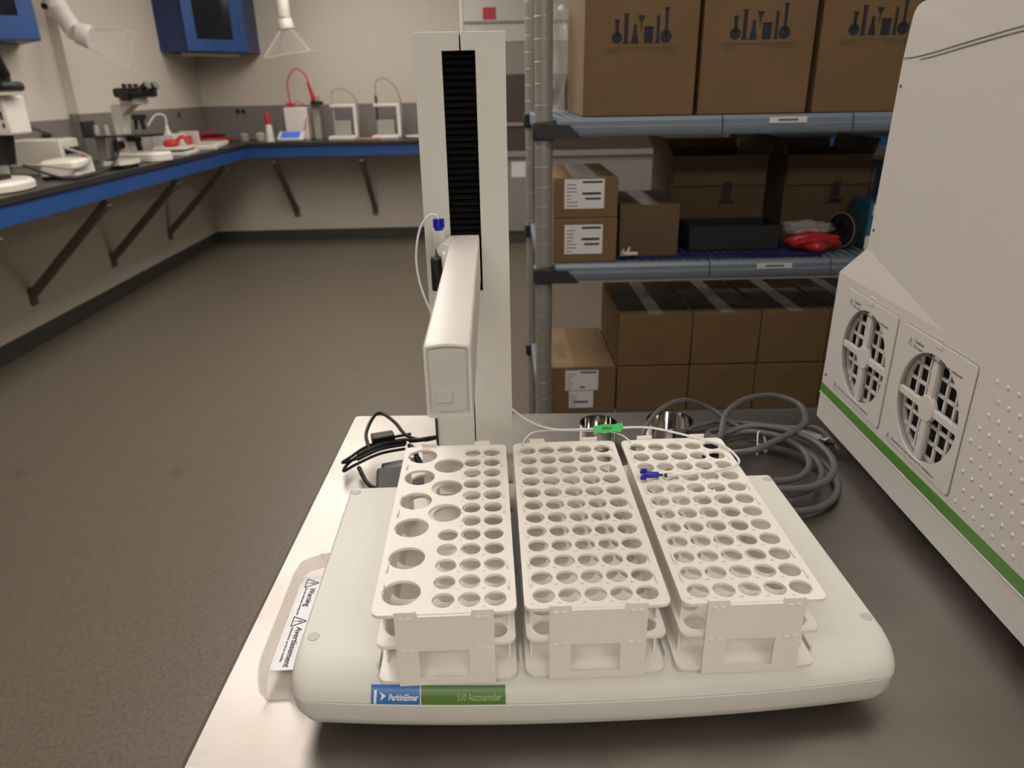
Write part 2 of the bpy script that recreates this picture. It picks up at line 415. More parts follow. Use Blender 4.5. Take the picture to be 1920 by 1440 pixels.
def near_cabinet():
    t = thing('wall_cabinet', 'blue wall cabinet with glass door at the top left edge', 'cabinet', (-2.72, 4.4, .80), math.radians(0))
    zb, zt = .80, 1.6
    a = Vector((-3.0, 4.38, zb)); b = Vector((-2.56, 4.68, zb)); e = b - a; L = e.length; T = frame(a, e, (0, 0, 1))
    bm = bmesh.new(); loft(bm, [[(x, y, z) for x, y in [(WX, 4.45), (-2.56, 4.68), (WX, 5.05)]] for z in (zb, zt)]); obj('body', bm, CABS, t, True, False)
    e2 = Vector((-2.56, 4.68, zb)) - Vector((WX, 4.45, zb)); L = e2.length; T = frame((WX, 4.45, zb), e2, (0, 0, 1))
    me = plate_mesh([R2(.004, L - .002, .004, .79), R2(.05, L - .085, .125, .70)], .018); me.transform(T @ X(0, 0, .010)); d = finish('door', me, CABB, t, True, False)
    bm = bmesh.new(); box(bm, .05, L - .085, .125, .70, .004, .010, T=T); obj('glass_pane', bm, GLASSD, d, True, False)
near_cabinet()

# ---- snorkel extraction arms with clear hoods
def snorkel(pts, r, hood_T, name_lab, hw=.20):
    t = thing('extraction_arm', name_lab, 'extraction arm', pts[0])
    bm = bmesh.new()
    for a, b in zip(pts[:-1], pts[1:]): cyl(bm, a, b, r, seg=24, bev=.004)
    for p in pts[1:-1]:
        lathe(bm, [(0, -r * 1.25), (r * .9, -r * .95), (r * 1.28, 0), (r * .9, r * .95), (0, r * 1.25)], 20, X(*p))
    obj('duct', bm, EQW, t, True)
    bm = bmesh.new()
    for p in pts[1:-1]:
        cyl(bm, Vector(p) + Vector((-.03, -r * 1.3, -.0)), Vector(p) + Vector((-.03, -r * 1.6, -.0)), .018, seg=14)
    obj('joint_knob', bm, BLACK, t, True)
    bm = bmesh.new(); cyl(bm, hood_T @ Vector((0, 0, -.01)), hood_T @ Vector((0, 0, -.09)), r * 1.12, r * 1.25, 24, .004); obj('collar', bm, EQW, t, True)
    bm = bmesh.new()
    n = 24; l0 = []; l1 = []
    for k in range(n):
        a = 2 * PI * k / n; c, s = math.cos(a), math.sin(a)
        l0.append(hood_T @ Vector((r * 1.05 * c, r * 1.05 * s, -.09)))
        q = max(abs(c), abs(s)); l1.append(hood_T @ Vector((hw * c / q, hw * s / q, -.30)))
    loft(bm, [l0, l1], caps=False)
    tt = bmesh.new()
    h = obj('clear_hood', bm, CLEARH, t, True); tt.free()
    bm = bmesh.new(); tube(bm, [l1[i] for i in range(0, n, 1)], .004, 6, 1, True)
    for q in (3, 9, 15, 21): cyl(bm, l0[q], l1[q], .003, seg=6)
    obj('hood_rim', bm, CREAM, h, True)
    return t
d1 = Vector((.86, .12, -.30)).normalized()
T1 = Matrix.Translation((-2.60, 5.17, .875)) @ (-d1).to_track_quat('Z', 'Y').to_matrix().to_4x4()
snorkel([(-2.70, 5.30, 1.80), (-2.74, 5.28, 1.03), (-2.60, 5.17, .875)], .058, T1, 'white jointed extraction arm with clear square hood at top left', .115)
T2 = frame((-1.72, 7.0, 1.10), (1, 0, .12), (0, 1, 0))
snorkel([(-1.90, 7.1, 1.9), (-1.72, 7.0, 1.32), (-1.72, 7.0, 1.10)], .055, T2, 'white extraction arm with clear hood over the back bench', .20)

# ---- fume hood behind the shelving
def fume_hood():
    t = thing('fume_hood', 'tall grey fume hood against the back wall behind the shelving', 'fume hood', (.9, 7.4, FLOOR))
    x0, x1, y = -.175, 2.38, 7.30
    bm = bmesh.new(); box(bm, x0, x1, y + .03, WY, FLOOR, CEIL - .05, .004); obj('carcass', bm, HOODG, t, True)
    bm = bmesh.new(); box(bm, x0, x1, y, y + .03, .90, CEIL - .05, .003); o = obj('upper_panel', bm, HOODW, t, True)
    bm = bmesh.new(); box(bm, x0, x1, y - .012, y, 1.055, 1.075, .002); obj('panel_trim', bm, HOODG, t, True)
    bm = bmesh.new(); box(bm, x0, x1, y, y + .03, .62, .895, .003); obj('sash_header', bm, HOODG, t, True)
    bm = bmesh.new(); box(bm, x0 + .03, x1 - .03, y + .005, y + .028, -.06, .615, .003); s = obj('sash', bm, HOODD, t, True)
    bm = bmesh.new(); box(bm, x0 + .03, x1 - .03, y - .012, y + .005, .165, .195, .003); obj('sash_handle', bm, HOODG, s, True)
    bm = bmesh.new(); box(bm, x0, x1, y - .03, y + .03, -.12, -.065, .004); obj('sill', bm, HOODG, t, True)
    bm = bmesh.new(); box(bm, x0, x1, y + .0, y + .03, -.84, -.125, .003); obj('base_panel', bm, HOODG, t, True)
    bm = bmesh.new(); box(bm, x0, x1, y + .02, y + .035, FLOOR, -.845); obj('toe_kick', bm, BASEB, t, True)
    bm = bmesh.new(); box(bm, -.205, -.18, y - .01, y + .02, .80, CEIL - .05, .008); obj('service_pipe', bm, EQW, t, True)
    bm = bmesh.new(); box(bm, .003, .122, y - .004, y, 1.085, 1.185, .001); obj('red_sticker', bm, mat('sticker_red', (.40, .035, .055), .5), o, True)
    bm = bmesh.new(); box(bm, .24, .38, y - .004, y, -.31, -.165, .001); obj('paper_notice', bm, PAPER, t, True)
fume_hood()
bm = bmesh.new(); box(bm, 2.47, RX, 7.15, WY, BZ - .035, BZ, .004)
t = thing('wall_bench', 'blue aproned bench on the back wall seen through the shelving', 'bench', (3.8, WY, FLOOR)); obj('worktop', bm, WORK, t, True)
bm = bmesh.new(); box(bm, 2.47, RX, 7.17, 7.192, BZ - .165, BZ - .036, .002); obj('apron', bm, CABB, t, True)
for x in (2.6, 3.6, 4.6):
    bm = bmesh.new(); box(bm, x - .02, x + .02, 7.2, WY, BZ - .075, BZ - .036); box(bm, x - .02, x + .02, WY - .02, WY, -.7, BZ - .04)
    loft(bm, [[(x + s, WY - .01, -.68), (x + s, 7.22, -.10), (x + s, 7.22, -.05), (x + s, WY - .01, -.62)] for s in (-.022, .022)]); obj('bracket', bm, BRKT, t, True)

# ---- equipment on the left bench
def microscope(loc, rz, lab, s=1.0, basem=EQW, tilt=True):
    t = thing('microscope', lab, 'microscope', loc, rz)
    def o(n, bm, m):
        bmesh.ops.transform(bm, matrix=Matrix.Scale(s, 4), verts=bm.verts[:]); return obj(n, bm, m, t)
    bm = bmesh.new(); loft(bm, [[(x, y, z) for x, y in rrect(-.10 + i, .10 - i, -.20 + i, .12 - i, .05 - i)] for z, i in ((.0, .006), (.006, 0), (.045, 0), (.055, .008))]); b = o('base', bm, basem)
    bm = bmesh.new(); loft(bm, [[(-.035, y0, z), (.035, y0, z), (.035, y1, z), (-.035, y1, z)] for z, y0, y1 in ((.05, .03, .11), (.18, .05, .11), (.28, .03, .11), (.34, -.06, .10))]); o('arm', bm, EQW)
    bm = bmesh.new(); box(bm, -.085, .085, -.15, .04, .150, .165, .003); box(bm, -.03, .03, -.02, .05, .12, .15); o('stage', bm, BLACK)
    bm = bmesh.new(); cyl(bm, (.035, .08, .10), (.065, .08, .10), .025); cyl(bm, (-.035, .08, .10), (-.065, .08, .10), .025); o('focus_knob', bm, BLACK)
    bm = bmesh.new(); cyl(bm, (0, -.06, .28), (0, -.06, .25), .045)
    for a in range(3): cyl(bm, (.022 * math.cos(a * 2.1), -.06 + .022 * math.sin(a * 2.1), .25), (.03 * math.cos(a * 2.1), -.06 + .03 * math.sin(a * 2.1), .19), .012, .008, 12)
    o('objective_turret', bm, BLACK)
    bm = bmesh.new(); box(bm, -.045, .045, -.12, .03, .335, .385, .012); o('head', bm, EQW)
    bm = bmesh.new(); box(bm, -.085, .085, -.17, .03, .378, .436, .018); box(bm, -.10, -.06, -.09, -.03, .36, .42, .01)
    for q in (-.05, .0, .05): cyl(bm, (q, -.04, .43), (q, -.04, .458), .014, seg=12)
    for sx in (-1, 1): cyl(bm, (sx * .036, -.11, .40), (sx * .036, -.20, .450), .022, .025, 16)
    o('eyepiece', bm, BLACK)
    return t
# nearest microscope (partly outside the frame): big round base
t = thing('microscope', 'tall white stereo microscope on wide round base at left edge', 'microscope', (-2.52, 3.72, BZ))
bm = bmesh.new(); lathe(bm, [(0, 0), (.225, 0), (.235, .008), (.235, .035), (.22, .05), (0, .052)], 40, Matrix.Scale(1.25, 4, (0, 1, 0))); obj('base', bm, EQW, t)
bm = bmesh.new(); box(bm, -.05, .05, .12, .22, .04, .42, .01); obj('column', bm, EQG, t)
bm = bmesh.new(); box(bm, .03, .225, .02, .20, .26, .44, .012); obj('focus_body', bm, EQW, t)
bm = bmesh.new(); box(bm, .07, .285, -.04, .14, .455, .50, .02); box(bm, .10, .25, -.02, .10, .495, .545, .015); cyl(bm, (.16, .05, .53), (.18, -.02, .61), .032); cyl(bm, (.24, .05, .53), (.26, -.02, .61), .032); obj('eyepiece', bm, BLACK, t)
bm = bmesh.new(); cyl(bm, (.13, .08, .26), (.13, .08, .12), .06, .04); box(bm, -.06, .12, -.05, .10, .052, .075, .004); obj('objective', bm, BLACK, t)
bm = bmesh.new(); flat(bm, [R2(-.006, .006, -.02, .02), R2(-.006, .006, -.055, -.035), R2(-.006, .006, .035, .042)], frame((.20, .0195, .35), (1, 0, 0), (0, 0, 1)), .001); obj('printed_scale', bm, INK, t)
# power supply
t = thing('power_supply', 'grey boxy lamp power supply with dials beside the tall microscope', 'power supply', (-2.665, 4.62, BZ), math.radians(4))
bm = bmesh.new(); box(bm, -.16, .15, -.12, .12, .045, .195, .008); obj('case', bm, CREAM, t)
bm = bmesh.new(); box(bm, -.16, .15, -.12, .12, .0, .042, .008); obj('base', bm, EQG, t)
for q in (-.06, .0, .06):
    bm = bmesh.new(); cyl(bm, (.15, q, .13), (.17, q, .13), .022, .018, 16); obj('dial', bm, BLACK, t)
t = thing('shaker', 'small white rounded bench device in front of the power supply', 'device', (-2.395, 4.36, BZ), .1)
bm = bmesh.new(); loft(bm, [[(x, y, z) for x, y in rrect(-.11 + i, .09 - i, -.15 + i, .13 - i, .03)] for z, i in ((.02, 0), (.085, .004), (.10, .018))]); obj('case', bm, EQW, t)
bm = bmesh.new(); box(bm, -.10, .08, -.14, .12, 0, .02, .003); obj('foot', bm, BLACK, t)
t = tag(obj('power_cable', tube(bmesh.new(), [(-2.44, 4.0, BZ + .10), (-2.30, 4.1, BZ + .02), (-2.28, 4.35, BZ + .012), (-2.275, 4.6, BZ + .04), (-2.30, 4.78, BZ + .12), (-2.36, 4.90, BZ + .14)], .008, 8, 8), RUB), 'thick black cable looping round the small white device', 'cable')
tag(obj('power_cable', tube(bmesh.new(), [(-2.7, 4.1, BZ + .20), (-2.62, 4.25, BZ + .30), (-2.62, 4.45, BZ + .27), (-2.60, 4.62, BZ + .22)], .006, 8, 8), RUB), 'black cable draped over the grey power supply', 'cable')
tag(obj('light_guide', tube(bmesh.new(), [(-2.44, 4.42, BZ + .16), (-2.30, 4.42, BZ + .10), (-2.29, 4.22, BZ + .06), (-2.36, 4.06, BZ + .09), (-2.42, 4.02, BZ + .10)], .007, 8, 8), EQG), 'grey flexible light guide curving from the power supply to the microscope', 'cable')
tag(obj('clear_bottle', lathe(bmesh.new(), [(0, 0), (.045, 0), (.045, .14), (.02, .17), (.02, .19), (0, .19)], 20, X(-2.72, 5.0, BZ)), CLEAR), 'clear bottle standing behind the grey power supply', 'bottle')
# compound microscope with accessories
microscope((-2.46, 5.38, BZ), math.radians(74), 'compound microscope with black eyepieces and white front base', 1.10)
t = thing('slide_tray', 'dark framed slide tray held upright beside the compound microscope', 'tray', (-2.47, 4.86, .27), .05)
bm = bmesh.new(); box(bm, -.03, .28, -.10, .06, -.012, .0, .003); box(bm, -.03, -.01, -.10, .06, 0, .085, .003); obj('frame', bm, BLACK, t)
bm = bmesh.new()
for k in range(3): cyl(bm, (.03 + .06 * k, -.03, 0), (.03 + .06 * k, -.03, .06), .02, .014, 14)
obj('holder', bm, EQG, t)
bm = bmesh.new(); box(bm, -.02, .04, .03, .06, -.20, -.012, .004); box(bm, -.05, .05, .02, .09, -.202, -.19, .003); obj('stand', bm, EQG, t)
t = thing('flat_stand', 'white flat stand with black handle in front of the compound microscope', 'stand', (-2.335, 4.86, BZ), .0)
bm = bmesh.new(); loft(bm, [[(x, y, z) for x, y in [(-.06, -.12), (.04, -.12), (.08, -.03), (.07, .10), (-.06, .11)]] for z in (.025, .05)]); obj('plate', bm, EQW, t, smooth=False)
bm = bmesh.new(); box(bm, -.055, .06, -.10, .09, 0, .025, .003); box(bm, -.05, .0, -.10, -.07, .05, .06, .003); obj('underside', bm, BLACK, t)
tag(obj('red_box', box(bmesh.new(), -2.72, -2.65, 5.02, 5.09, BZ, BZ + .07, .006), RED), 'small dark red block beside the compound microscope', 'box')
tag(obj('black_spool', cyl(bmesh.new(), (-2.62, 4.82, BZ + .001), (-2.62, 4.82, BZ + .10), .05, bev=.01), RUB), 'black round cap behind the small white device', 'cap')
t = thing('hot_plate', 'white edged bench plate with red clamp right of the compound microscope', 'device', (-2.42, 5.93, BZ), .1)
bm = bmesh.new(); box(bm, -.12, .13, -.17, .17, 0, .025, .005); box(bm, -.13, .11, -.15, .15, .04, .058, .005); obj('deck', bm, EQW, t)
bm = bmesh.new(); box(bm, -.11, .10, -.15, .15, .025, .04, .002); obj('gap_plate', bm, BLACK, t)
bm = bmesh.new(); box(bm, -.07, .03, -.07, .06, .06, .11, .02); tube(bm, [(.02, 0, .10), (.07, 0, .13), (.10, 0, .08)], .014, 8, 5); obj('clamp', bm, RED, t)
t = thing('transformer', 'black box between the compound microscope and the red clamp', 'device', (-2.70, 5.86, BZ))
obj('case', box(bmesh.new(), -.09, .09, -.10, .13, 0, .16, .01), BLACK, t)
obj('front_plate', box(bmesh.new(), .09, .095, -.07, .10, .02, .14, .002), EQG, t)
t = thing('white_beaker_rack', 'white open plastic bin with wash bottle on the left bench', 'bin', (-2.62, 6.35, BZ))
bm = bmesh.new(); box(bm, -.10, .08, -.16, .14, 0, .01)
for a in ((-.10, -.092, -.16, .14), (.072, .08, -.16, .14), (-.10, .08, -.16, -.152), (-.10, .08, .132, .14)): box(bm, *a, 0, .13, .002)
obj('tub', bm, EQW, t)
tag(obj('wash_bottle', tube(lathe(bmesh.new(), [(0, .012), (.035, .012), (.035, .12), (.014, .17), (.014, .20), (0, .20)], 18, X(-2.63, 6.35, BZ)), [(-2.63, 6.35, BZ + .19), (-2.63, 6.35, BZ + .27), (-2.69, 6.32, BZ + .28), (-2.75, 6.28, BZ + .20)], .008, 8, 5), EQW), 'white wash bottle standing in the open plastic bin', 'bottle')
for i, (x, y, r, l) in enumerate([(-2.38, 6.42, .2, 'flat white balance with grey top, nearer of the two'), (-2.44, 6.78, .15, 'flat white balance with grey top, farther of the two')]):
    t = thing('balance', l, 'balance', (x, y, BZ), r, 'flat balances on the left bench')
    obj('body', loft(bmesh.new(), [[(a, b, z) for a, b in rrect(-.10 + i_, .12 - i_, -.15 + i_, .15 - i_, .015)] for z, i_ in ((0, .008), (.01, 0), (.035, 0), (.042, .006))]), EQW, t)
    obj('display', box(bmesh.new(), -.07, .09, -.11, .06, .042, .045, .002), EQG, t)
tag(obj('white_box', box(bmesh.new(), -2.72, -2.56, 6.80, 6.84, BZ, BZ + .13, .004), EQW), 'upright white plastic lid behind the balances', 'box')
t = thing('red_tray', 'red plastic tray with dark tools at the corner of the left bench', 'tray', (-2.60, 7.25, BZ))
obj('tub', box(box(bmesh.new(), -.12, .14, -.20, .15, 0, .05, .01), -.12, .02, .02, .15, .05, .10, .01), RED, t)
obj('tool', tube(bmesh.new(), [(-.10, -.14, .06), (0, 0, .07), (.09, .10, .06)], .015, 8, 4), BLACK, t)
tag(obj('red_bottle_cap', cyl(bmesh.new(), (-2.58, 6.62, BZ + .02), (-2.58, 6.62, BZ + .10), .035, seg=16), mat('cap_pink', (.65, .06, .10), .4)), 'pinkish red cap between the two balances', 'cap')

# ---- equipment on the back bench
t = thing('squeeze_bottle', 'white squeeze bottle with red cap on the back bench', 'bottle', (-2.08, 7.35, BZ))
obj('body', lathe(bmesh.new(), [(0, 0), (.045, 0), (.04, .03), (.03, .14), (.02, .16), (0, .16)], 16), EQW, t)
obj('cap', lathe(bmesh.new(), [(0, .155), (.028, .155), (.028, .22), (.018, .26), (0, .265)], 16), RED, t)
for k, (x, y, c, l) in enumerate([(-2.34, 7.40, EQG, 'grey jar nearest the room corner on the back bench'), (-2.20, 7.46, CREAM, 'cream jar between the grey jar and the squeeze bottle'), (-2.02, 7.68, EQG, 'grey jar behind the titrator screen')]):
    tag(obj('jar', lathe(bmesh.new(), [(0, 0), (.04, 0), (.045, .01), (.045, .06), (.03, .075), (0, .08)], 16, X(x, y, BZ)), c), l, 'jar')
t = thing('titrator', 'white titrator box with looping red tube on the back bench', 'titrator', (-1.78, 7.45, BZ))
obj('case', box(bmesh.new(), -.16, .06, -.03, .18, 0, .30, .012), EQW, t)
obj('stand_column', box(bmesh.new(), .10, .17, .02, .10, 0, .40, .01), EQG, t)
obj('burette', cyl(bmesh.new(), (.14, 0, .36), (.10, -.02, .52), .022, .012, 16), RED, t)
obj('head', cyl(bmesh.new(), (.16, 0, .32), (.16, 0, .35), .06, seg=20), BLACK, t)
obj('red_tube', tube(bmesh.new(), [(-.10, .05, .28), (-.11, .05, .42), (-.10, .05, .55), (-.02, .05, .64), (.06, .04, .60), (.11, .0, .50)], .007, 8, 8), RED, t)
obj('thin_tube', tube(bmesh.new(), [(-.10, .05, .30), (-.02, .02, .35), (.05, 0, .28), (.04, -.04, .15), (.0, -.05, .05)], .005, 8, 6), RED, t)
obj('socket_cap', box(bmesh.new(), -.14, -.08, .02, .08, .30, .34, .006), RED, t)
t = thing('touch_terminal', 'small terminal with lit blue screen before the titrator', 'device', (-1.85, 7.28, BZ))
T = X(0, 0, .0) @ RX_(math.radians(20))
obj('case', box(bmesh.new(), -.13, .12, -.07, .08, .012, .040, .008, T=X(0, 0, .02) @ RX_(math.radians(25))), EQW, t)
obj('screen', box(bmesh.new(), -.10, .08, -.055, .065, .040, .042, .001, T=X(0, 0, .02) @ RX_(math.radians(25))), SCRB, t)
obj('foot', box(bmesh.new(), -.10, .10, -.04, .07, 0, .03, .004), EQG, t)
for i, (x, l) in enumerate([(-1.37, 'white stirrer with grey panel and cable arm, left of the pair'), (-.95, 'white stirrer with grey panel and cable arm, right of the pair by the tower')]):
    t = thing('titration_stirrer', l, 'stirrer', (x, 7.40, BZ), 0, 'stirrers on the back bench')
    obj('base', box(bmesh.new(), -.15, .11, -.08, .16, 0, .035, .01), EQW, t)
    obj('panel', box(bmesh.new(), -.11, .06, .04, .10, .035, .17, .008), EQG, t)
    obj('column', box(bmesh.new(), .09, .125, .03, .09, .0, .31, .008), EQW, t)
    obj('arm', box(bmesh.new(), -.13, .12, .03, .08, .29, .32, .008), EQW, t)
    obj('electrode', cyl(bmesh.new(), (-.10, .05, .34 + .05 * i), (-.10, .05, .15), .012, .008, 12), BLACK if i else EQG, t)
    obj('cable', tube(bmesh.new(), [(-.10, .05, .36), (-.09, .05, .43 + .08 * i), (.0, .05, .46 + .08 * i), (.10, .05, .40 + .05 * i), (.14, .05, .30), (.13, .06, .12)], .007, 8, 6), EQG, t)
tag(obj('coiled_hose', tube(bmesh.new(), [(-1.24, 7.30, BZ + .01), (-1.15, 7.26, BZ + .01), (-1.02, 7.28, BZ + .012), (-1.10, 7.33, BZ + .01)], .010, 8, 6), mat('hose_pink', (.55, .25, .2), .5)), 'pinkish hose lying between the two stirrers', 'hose')
tag(obj('round_dish', lathe(bmesh.new(), [(0, 0), (.11, 0), (.13, .015), (.13, .025), (.11, .02), (0, .015)], 24, X(-.66, 7.40, BZ)), EQW), 'white round dish half hidden by the tower', 'dish')

# ================================================================== SHELVING AND BOXES
SY = math.radians(-1.0)
rack = thing('shelving_unit', 'grey polymer shelving unit with dark collars behind the table', 'shelving', (.1315, 1.72, FLOOR), SY)
SW, SD = 1.52, .60
def zz(z): return z - FLOOR            # world height -> local
for lx in (0, SW):
    for ly in (0, SD):
        bm = bmesh.new(); cyl(bm, (lx, ly, 0), (lx, ly, zz(1.55)), .0205, seg=28)
        for k in range(56): lathe(bm, [(.0205, -.0012), (.0212, 0), (.0205, .0012)], 20, X(lx, ly, .05 + k * .0445))
        obj('post', bm, POST, rack)
for z in (.432, .100, -.305, -.78):
    bm = bmesh.new(); zt = zz(z)
    H_ = .040
    for y0, y1 in ((-.022, .006), (SD - .006, SD + .022)):
        x = .028; first = True
        while x < SW - .03:
            x2 = min(x + (.375 if first else .295), SW - .026); first = False
            loft(bm, [[(xx, y0 if y0 < 0 else y0, zt - H_), (xx, y1, zt - H_), (xx, y1, zt), (xx, y0 + .006, zt), (xx, y0, zt - .008), (xx, y0, zt - .018), (xx, y0 - .004 * (1 if y0 < 0 else 0), zt - .020), (xx, y0 - .004 * (1 if y0 < 0 else 0), zt - .034)] for xx in (x, x2 - .003)])
            x = x2
    for x0 in (.02 - .028, SW - .02): box(bm, x0, x0 + .028, 0.02, SD - .02, zt - .035, zt - .002, .003)
    for k in range(62):
        xx = .035 + k * .0234
        box(bm, xx, xx + .012, .004, SD - .004, zt - .010, zt - .0008)
    for k in (1, 2): box(bm, .02, SW - .02, SD * k / 3 - .01, SD * k / 3 + .01, zt - .03, zt - .0095)
    obj('shelf', bm, SHELFG, rack)
    for lx in (0, SW):
        for ly in (0, SD):
            s = 1 if lx == 0 else -1; q = -1 if ly == 0 else 1
            bm = bmesh.new(); box(bm, lx - .026, lx + .026, ly - .026, ly + .026, zt - .047, zt - .006, .006)
            yy = ly + q * .0265
            a, b = lx, lx + s * .085
            loft(bm, [[(a, yy + d, zt - .044), (b, yy + d, zt - .044), (b - s * .012, yy + d, zt - .030), (b - s * .028, yy + d, zt - .014), (a, yy + d, zt - .012)] for d in (-.003, .003)])
            obj('collar', bm, COLL, rack)
RT = PM[rack.name]
def sp_(x, y, z): return tuple(RT @ Vector((x, y, z - FLOOR)))
for x, z, l in [(.505, .432, 'upper'), (.515, .100, 'middle')]:
    bm = bmesh.new(); flat(bm, [R2(0, .085, 0, .013)], frame((x, -.0265, zz(z) - .018), (1, 0, 0), (0, 0, 1)), .001)
    lb = obj('label_holder', bm, PAPER, rack)
    bm = bmesh.new(); flat(bm, [R2(.02, .065, .004, .009)], frame((x, -.0276, zz(z) - .018), (1, 0, 0), (0, 0, 1)), .0004); obj('printed_text', bm, INKG, lb)

def carton(name, lab, w_, d_, h_, at, rz=0, m=CARD, tape=True, group=None, cat='box', m2=None):
    """closed cardboard carton; origin at its front-left-bottom corner"""
    t = thing(name, lab, cat, at, rz, group)
    bm = bmesh.new(); box(bm, 0, w_, 0, d_, 0, h_ - .003, .003)
    box(bm, .001, w_ - .001, .001, d_ / 2 - .0012, h_ - .004, h_, .001); box(bm, .001, w_ - .001, d_ / 2 + .0012, d_ - .001, h_ - .004, h_, .001)
    obj('carton', bm, m, t)
    if tape:
        bm = bmesh.new(); e = .0006; tw = tape if isinstance(tape, float) else .024
        c = w_ / 2
        if tape is True or isinstance(tape, float):
            loft(bm, [[(c - tw, .002, h_), (c + tw, .002, h_), (c + tw, .002, h_ + e), (c - tw, .002, h_ + e)], [(c - tw, d_ - .002, h_), (c + tw, d_ - .002, h_), (c + tw, d_ - .002, h_ + e), (c - tw, d_ - .002, h_ + e)]])
        obj('packing_tape', bm, TAPE, t)
    return t
def label_sheet(t, x, z, w_, h_, bars, y=-.0002, seed=0):
    T = frame((x, y, z), (1, 0, 0), (0, 0, 1))
    s = obj('shipping_label', flat(bmesh.new(), [R2(0, w_, 0, h_)], T, .0006), PAPER, t, smooth=False)
    rnd = random.Random(seed); polys = []
    for (a, b, c, d) in bars: polys.append(R2(a * w_, b * w_, c * h_, d * h_))
    for k in range(7):
        yy = h_ * (.08 + .12 * k); polys.append(R2(w_ * .05, w_ * (.15 + .2 * rnd.random()), yy, yy + h_ * .025))
    obj('printed_text', flat(bmesh.new(), polys, T @ X(0, 0, .0007), .0003), INK, s, smooth=False)
# glassware emblem printed on the three large cartons
def glassware():
    P = []
    def flask(cx, r, h, nw): 
        body = [(cx + r * math.sin(a), r - r * math.cos(a)) for a in [math.radians(20 + i * 320 / 20 + 0) for i in range(21)]]
        P.append([(cx + r * math.cos(math.radians(q)), r + r * math.sin(math.radians(q))) for q in range(0, 360, 18)])
        P.append(R2(cx - nw, cx + nw, r, h)); P.append(R2(cx - nw * 1.5, cx + nw * 1.5, h - .004, h))
    flask(.012, .011, .043, .0035)
    P.append(R2(.026, .034, .002, .052)); P.append(R2(.024, .036, 0, .003)); P.append(R2(.0245, .0355, .051, .054))
    P.append([(.040, 0), (.056, 0), (.0515, .022), (.0515, .034), (.0445, .034), (.0445, .022)])
    P.append([(.052, .050), (.068, .050), (.0615, .038), (.0608, .022), (.0592, .022), (.0585, .038)])
    P.append(R2(.066, .084, 0, .030)); P.append(R2(.0645, .0855, .027, .030))
    P.append(R2(.0905, .0965, .002, .050)); P.append(R2(.089, .098, 0, .003))
    flask(.110, .012, .064, .003)
    return P
GL = glassware()
BGW = .248
for i, (x, l) in enumerate([(.090, 'large cardboard box printed with glassware silhouettes, leftmost on top shelf'),
                            (.350, 'large cardboard box with glassware print, middle one on top shelf'),
                            (.611, 'large cardboard box with glassware print, beside the white instrument')]):
    t = carton('cardboard_box', l, BGW + (.003 if i == 0 else .0), .40, .34, sp_(x, .010, .4325), SY, CARD, group='large cartons on the top shelf')
    T = frame((.058, -.0003, .150 + .004 * i), (1, 0, 0), (0, 0, 1)) @ Matrix.Scale(1.10, 4)
    obj('printed_emblem', flat(bmesh.new(), GL, T, .0004), PRINT, t, smooth=False)
    obj('printed_line', flat(bmesh.new(), [R2(-.014, .136, -.008, -.006)], T, .0004), PRINTL, t, smooth=False)
    bars = [R2(-.012 + k * .0042, -.0088 + k * .0042, -.018, -.010) for k in range(7)] + [R2(.078 + k * .0042, .0812 + k * .0042, -.016, -.010) for k in range(12)]
    obj('printed_marks', flat(bmesh.new(), bars, T, .0003), PRINTL, t, smooth=False)
# clear film bundle standing at the left end of the top shelf
def film_bag(name, lab, c, sx, sy, sz, seed, m=BAG):
    t = bmesh.new(); bmesh.ops.create_icosphere(t, subdivisions=4, radius=1); rnd = random.Random(seed)
    ph = [rnd.uniform(0, 6) for _ in range(6)]
    for v in t.verts:
        p = v.co.copy(); f = 1 + .10 * math.sin(5 * p.x + ph[0] + 3 * p.z) + .08 * math.sin(7 * p.z + ph[1] + 4 * p.y) + .05 * math.sin(13 * p.y + ph[2] + 9 * p.x)
        q = Vector((math.copysign(abs(p.x) ** .7, p.x), math.copysign(abs(p.y) ** .7, p.y), math.copysign(abs(p.z) ** .7, p.z))) * f
        v.co = Vector((q.x * sx, q.y * sy, max(q.z, -1) * sz + sz))
    T = Matrix.Translation(c); t.transform(T)
    o = obj(name, t, m); tag(o, lab, 'bag'); return o
film_bag('plastic_bag', 'clear plastic film bundle at the left end of the top shelf', sp_(.045, .36, .434), .034, .13, .13, 3)

